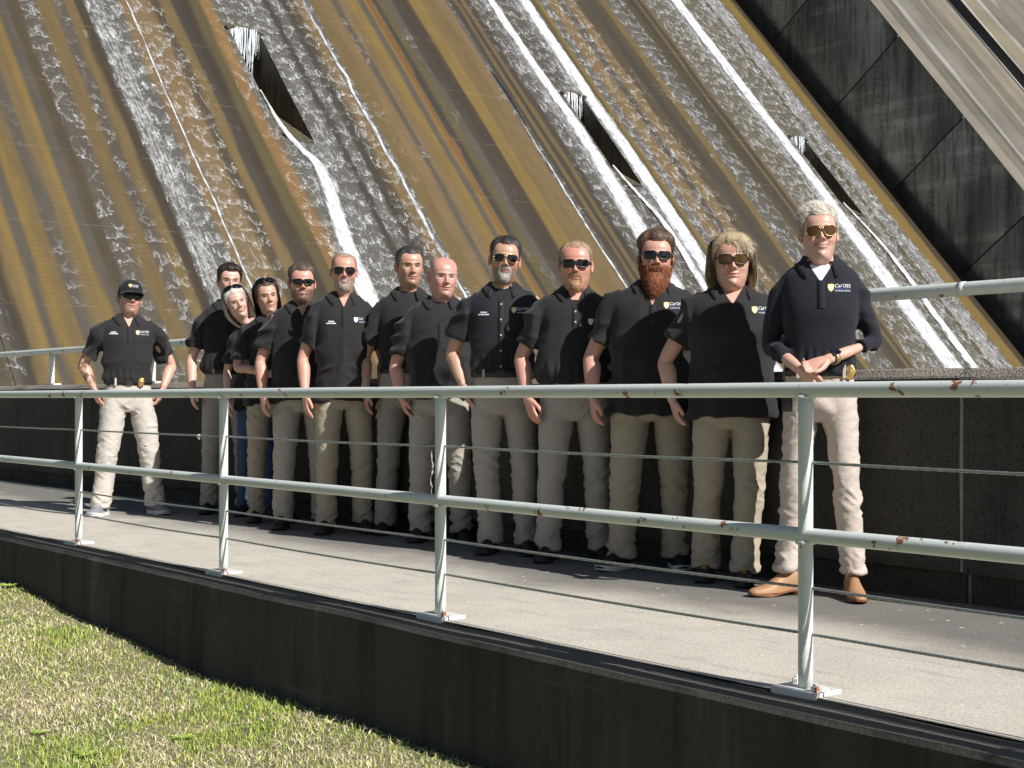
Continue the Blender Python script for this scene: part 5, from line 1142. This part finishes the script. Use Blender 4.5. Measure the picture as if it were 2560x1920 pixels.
def P(u, Z): return ((u - 1106) / 3024 * Z, Z)
PEOPLE = [
 dict(label='man in black cap standing apart at far left with hands in pockets', pos=P(277, 10.72), H=1.775, w=1.06, sh=1.05, tuck=1, yaw=4, shirt='polo', pants='pale', feet=[(-.20, -.04, -28), (.20, .0, 22)], cargo=(1,), leg=1.08, badge=.085, hs=1.06,
      arms=dict(L=dict(E=(-.325, .07, 1.15), Wr=(-.252, -.02, .955), hd=(.32, -.1, -1), th=(.3, -1, .2), slv=.80), R=dict(E=(.33, .08, 1.15), Wr=(.255, -.02, .955), hd=(-.32, -.1, -1), th=(-.3, -1, .2), slv=.80, vis=1)),
      skin=SK, cap=1, glass=dict(style='wrap', lens='lens', thick=.003), shades=1, beard=dict(kind='goatee', col=(.30, .20, .13), th=.003, len=.005, n=350, shell=0), stub=.22, bcol=(.22, .13, .09), nod=-6, turn=8, roll=4, smile=.2, tattoo='L',
      logo=(.105, 1.385), name=(-.115, 1.385), shoem=('grey', 'wsole'), lacem='wsole', hair=dict(col=(.06, .04, .03), side=.004, top=.002, n=600)),
 dict(label='tall dark haired man in clear glasses behind the silver haired woman', pos=P(492, 10.85), H=1.915, w=1.06, tuck=1, yaw=-3, shirt='polo', pants='taupe', feet=[(-.14, 0, -10), (.13, -.02, 12)],
      arms=dict(L=hang(-1, .275, 1.2, .945, slv=.76), R=hang(1, .27, 1.2, .94)), skin=PALE, hair=dict(col=(.022, .014, .012), top=.022, side=.010, len=.022, flow=(.8, .2, -.2), front=-.006, n=2800, lift=.08), turn=12, nod=2, roll=2, smile=.1, squint=.5, glass=dict(style='round', frame='gilt', thick=.0009),
      brow=(.03, .02, .02), extra=lanyard_card),
 dict(label='silver haired woman in jeans leaning her head with sunglasses pushed up', pos=P(556, 10.62), H=1.735, fem=.8, w=.90, yaw=-4, shirt='polo', pants='jeans', feet=[(-.10, .02, -10), (.10, 0, 10)], hem=.80, lw=.84, hx=-.10, hy=-.02, hs=.98,
      arms=dict(L=hang(-1, .225, 1.10, .87), R=hang(1, .23, 1.10, .87)), skin=PALE, hair=dict(long=1, col=(.50, .47, .43), hicol=(.72, .70, .66), hi=.4, end=-.075, n=2400, azmin=80, azmax=280, top=.014, side=.008, len=.03, slen=.02, lift=.03, mess=.05, flow=(.3, .9, -.3), vol=.7, flare=.012, front=-.004, lock=.0016),
      roll=-20, fw=.95, turn=14, nod=6, smile=.9, grin=.9, squint=.55, glass=dict(style='big', lens='lens', up=1), browk=.35, ears=0, vz=1.36, lip=(.5, .2, .2)),
 dict(label='dark haired woman with arms crossed and sunglasses on top of her head', pos=P(584, 10.1), H=1.735, fem=.9, w=.94, yaw=6, shirt='polo', pants='sand', feet=[(-.10, 0, -14), (.12, -.02, 10)], hem=.84, lw=.93, hs=1.0,
      arms=dict(L=dict(E=(-.235, -.02, 1.115), Wr=(-.02, -.19, 1.06), hd=(1, -.1, .1), th=(0, -.4, 1), slv=.8), R=hang(1, .24, 1.1, .87)), skin=(.60, .39, .29), hair=dict(long=1, end=-.11, azmin=92, azmax=268, vol=.55, lock=.0028, n=1000, flare=.0, col=(.045, .028, .02), top=.012, side=.010, len=.03, slen=.03, flow=(.1, .95, -.2), lift=.05, mess=.06, front=.0),
      roll=-9, turn=6, fw=.94, smile=.5, squint=.6, glass=dict(style='big', lens='lens', up=1), brow=(.03, .02, .015), lip=(.50, .19, .18)),
 dict(label='short bearded man in wraparound sunglasses beside the dark haired woman', pos=P(652, 9.62), H=1.80, w=1.09, belly=.03, yaw=2, shirt='polo', pants='khaki', feet=[(-.13, -.02, -12), (.14, .0, 14)], hem=.87, hs=1.05, fw=1.03,
      arms=dict(L=hang(-1, .275, 1.15, .905, slv=.76), R=hang(1, .285, 1.13, .88)), skin=RED, hair=dict(col=(.075, .05, .036), scol=(.05, .034, .026), top=.017, side=.004, len=.018, flow=(-.3, .5, .6), lift=.28, n=2600), beard=dict(kind='full', col=(.10, .055, .032), th=.003, len=.006, n=2000, shell=0), stub=.34, bcol=(.13, .075, .05),
      glass=dict(style='wrap', lens='lens', thick=.0032), shades=1, smile=.8, grin=.9, turn=2, jowl=.04),
 dict(label='shaven headed man with grey beard and aviator sunglasses grinning', pos=P(742, 9.25), H=1.845, w=1.03, yaw=2, shirt='polo', pants='sand', feet=[(-.11, .0, -14), (.13, .02, 12)], hem=.865, cargo=(),
      arms=dict(L=hang(-1, .262, 1.16, .905, slv=.77), R=hang(1, .265, 1.16, .90)), skin=RED, redtop=1.0, hair=dict(col=(.30, .20, .16), scol=(.16, .12, .10), top=.0008, side=.0015, len=.002, slen=.003, n=900, front=.012, w=.0007), beard=dict(kind='goatee', col=(.40, .36, .33), th=.003, chin=.003, len=.006, n=1800, w=.0008, shell=0), stub=.55, bcol=(.33, .25, .21),
      glass=dict(style='aviator', lens='lens', thick=.0015), shades=1, smile=.8, grin=.95, roll=1, logo=(.12, 1.40), logocut=1, goldlogo=0, name=(-.085, 1.385)),
 dict(label='tall grey templed man without glasses behind the bald man', pos=P(882, 9.2), H=1.875, w=1.12, yaw=-3, tuck=1, shirt='polo', pants='taupe', feet=[(-.15, .0, -10), (.15, -.04, 16)], belly=.01,
      arms=dict(L=hang(-1, .285, 1.17, .925, slv=.75), R=hang(1, .29, 1.17, .91)), skin=OLV, hair=dict(col=(.030, .025, .024), scol=(.13, .125, .12), top=.012, side=.004, len=.014, flow=(.2, .6, .5), lift=.2, n=2600, front=.002), turn=16, nod=4, smile=.25, squint=.5, brow=(.03, .025, .02), stub=.22, bcol=(.16, .12, .10), tee='polo', teez=1.585, jowl=.06, fw=1.04, vz=1.42, vs=.6),
 dict(label='bald clean shaven man in front of the grey templed man', pos=P(952, 8.72), H=1.765, w=1.10, belly=.045, yaw=0, shirt='polo', pants='khaki', feet=[(-.13, .02, -12), (.13, -.02, 10)], hem=.90, cargo=(), skin=(.64, .375, .31), redtop=1.5,
      arms=dict(L=dict(E=(-.28, .03, 1.10), Wr=(-.245, -.03, .895), hd=(.3, -.18, -1), th=(.1, -1, .1), slv=.80), R=hang(1, .285, 1.11, .87)), turn=14, nod=3, roll=2, smile=.45, squint=.45, brow=(.30, .18, .12), browk=.5, jowl=.05, fw=1.03, tee='polo', teez=1.485, vz=1.345, vs=.6, logo=(.13, 1.30), logocut=1, goldlogo=0),
 dict(label='man in black button front shirt and aviators with one hand pocketed', pos=P(1085, 8.02), H=1.80, w=1.06, tuck=1, yaw=-3, shirt='twill', pants='khaki', feet=[(-.07, .02, -12), (.14, -.02, 8)], cargo=(), sh=1.03, plainbuckle=1,
      arms=dict(L=dict(E=(-.288, .05, 1.155), Wr=(-.225, -.04, .965), hd=(.3, -.15, -1), th=(.2, -1, .1), slv=.72), R=dict(E=(.355, .12, 1.23), Wr=(.50, .12, 1.10), hd=(.9, -.1, -.4), th=(0, -1, 0), slv=.8)),
      skin=OLV, hair=dict(col=(.022, .018, .017), scol=(.055, .05, .048), top=.015, side=.004, len=.020, flow=(.25, .8, .3), lift=.12, n=2800, front=.004), beard=dict(kind='goatee', col=(.40, .37, .34), th=.005, chin=.006, len=.009, n=1900), stub=.75, bcol=(.15, .12, .105), glass=dict(style='aviator', lens='lens', frame='gilt', thick=.0013), shades=1, turn=6, nod=-2, roll=4, smile=.05, nose=1.1,
      logo=(.115, 1.385), name=(-.10, 1.37), buttons='full', tee='polo', teez=1.515, vz=1.43, vs=.55),
 dict(label='man with sandy goatee and square black sunglasses, hand on thigh', pos=P(1243, 7.68), H=1.74, w=1.10, belly=.06, yaw=0, shirt='polo', pants='khaki', feet=[(-.15, -.02, -12), (.13, .0, 14)], tuck=1, cargo=(),
      arms=dict(L=dict(E=(-.295, .03, 1.12), Wr=(-.262, -.07, .885), hd=(.30, -.22, -1), th=(.6, -1, 0), slv=.80, curl=.22), R=hang(1, .29, 1.11, .87)), skin=(.64, .37, .29), hair=dict(col=(.30, .20, .13), scol=(.22, .16, .12), top=.007, side=.0025, len=.010, flow=(.3, .3, .8), lift=.3, n=2400, front=.012), redtop=.8,
      beard=dict(kind='goatee', col=(.40, .24, .12), th=.005, chin=.008, len=.010, n=1700), stub=.25, bcol=(.34, .19, .12), glass=dict(style='rect', lens='lens', thick=.0032), shades=1, smile=.0, jowl=.04, fw=1.03, logo=(.125, 1.30), logocut=1, goldlogo=0, buttons='two', tee='polo', teez=1.425, vz=1.375, hs=1.07),
 dict(label='man with long bushy red beard and black sunglasses', pos=P(1408, 7.32), H=1.745, w=1.20, belly=.05, yaw=0, shirt='polo', pants='sand', feet=[(-.16, -.03, -34), (.13, .03, 10)], hem=.815, hx=.012,
      arms=dict(L=hang(-1, .315, 1.11, .885, slv=.76, curl=.42), R=hang(1, .31, 1.10, .87)), skin=RED, hair=dict(col=(.085, .05, .028), scol=(.05, .028, .018), top=.026, side=.004, len=.022, flow=(-.5, .6, .4), lift=.12, n=3000, front=-.002), beard=dict(kind='full', col=(.22, .062, .018), th=.012, chin=.020, drop=.028, len=.016, clen=.016, n=6500, w=.0009), stub=.9, bcol=(.2, .06, .025),
      glass=dict(style='rect', lens='lens', thick=.0028), shades=1, smile=.6, turn=4, roll=2, nod=-2, logo=(.118, 1.365), logocut=0, shoem=('bshoe', 'wsole'), openc=1, vz=1.36, redtop=.6, hs=1.07),
 dict(label='woman with blonde bob and sunglasses, second from the right', pos=P(1580, 6.80), H=1.675, fem=1, w=1.13, dp=1.1, belly=.03, yaw=4, shirt='polo', pants='sand', feet=[(-.12, .06, -8), (.06, -.10, -8)], hem=.80, cargo=(), lw=1.02,
      arms=dict(L=dict(E=(-.315, .07, 1.075), Wr=(-.285, -.01, .875), hd=(.22, -.18, -1), th=(.2, -1, 0), slv=.66, curl=.3), R=hang(1, .29, 1.07, .85)), skin=(.62, .40, .31), af=1.0, hair=dict(long=1, col=(.40, .31, .19), hicol=(.66, .56, .40), hi=.55, end=-.015, n=4200, azmin=74, azmax=282, top=.020, side=.012, len=.04, slen=.03, lift=.04, mess=.06, flow=(.9, .3, -.3), vol=1.0, flare=.012, curl=.022, bangs=420, lock=.0015, front=-.004),
      glass=dict(style='big', lens='amber', thick=.0024), shades=1, smile=.35, ears=0, fw=1.03, jowl=.04, logo=(.145, 1.31), vz=1.335, vs=.62, openc=1, lip=(.55, .2, .18), shoem=('bshoe', 'bsole'), lacem='lace', browk=.3, hs=1.06),
 dict(label='woman with spiky white hair, long sleeves and tan boots, rightmost', pos=P(1772, 6.27), H=1.765, fem=.35, w=.92, dp=.93, sh=1.05, lw=.88, leg=.95, hw_=1.0, tuck=1, yaw=2, shirt='navy', pants='pink', feet=[(-.145, .03, -56), (.14, -.02, 6)], long=1, swrinkle=.9, af=.82, hemz=.115, shoe='boot', shoem=('tan', 'heel'), cargo=(), crease=1.25, hairup=.022, badge=.125, plainbuckle=1,
      arms=dict(L=dict(E=(-.225, .03, 1.14), Wr=(-.085, -.185, 1.005), hd=(.55, -.12, -.85), th=(.5, -.8, .3), slv=.52, curl=.3, vis=1), R=dict(E=(.232, .02, 1.14), Wr=(.02, -.205, 1.055), hd=(-.9, -.2, -.42), th=(-.1, -.55, -.8), slv=.30, curl=.55, vis=1)), skin=(.64, .42, .34),
      hair=dict(col=(.56, .51, .44), scol=(.44, .40, .35), top=.017, side=.005, len=.028, slen=.009, flow=(-.6, .35, .7), lift=.30, mess=.16, n=5000, w=.0011, front=-.004), glass=dict(style='aviator', lens='amber', frame='gilt', thick=.0014), shades=1, smile=.9, grin=.85, turn=4, roll=-2, nod=-3, fw=.97, hs=1.03,
      logo=(.085, 1.375), tee='white', teez=1.482, vz=1.40, vs=.62, browk=.3, extra=lambda c, r, b, t: (woman_watch(c, r, b, t), hip_phone(c, r, b, t))),
]
for i, c in enumerate(PEOPLE):
    for kk, vv in DEF.items(): c.setdefault(kk, vv)
    c['seed'] = i * 5.3; plan(c)
RES = run_jobs()
for i, c in enumerate(PEOPLE): build(c, RES, i)
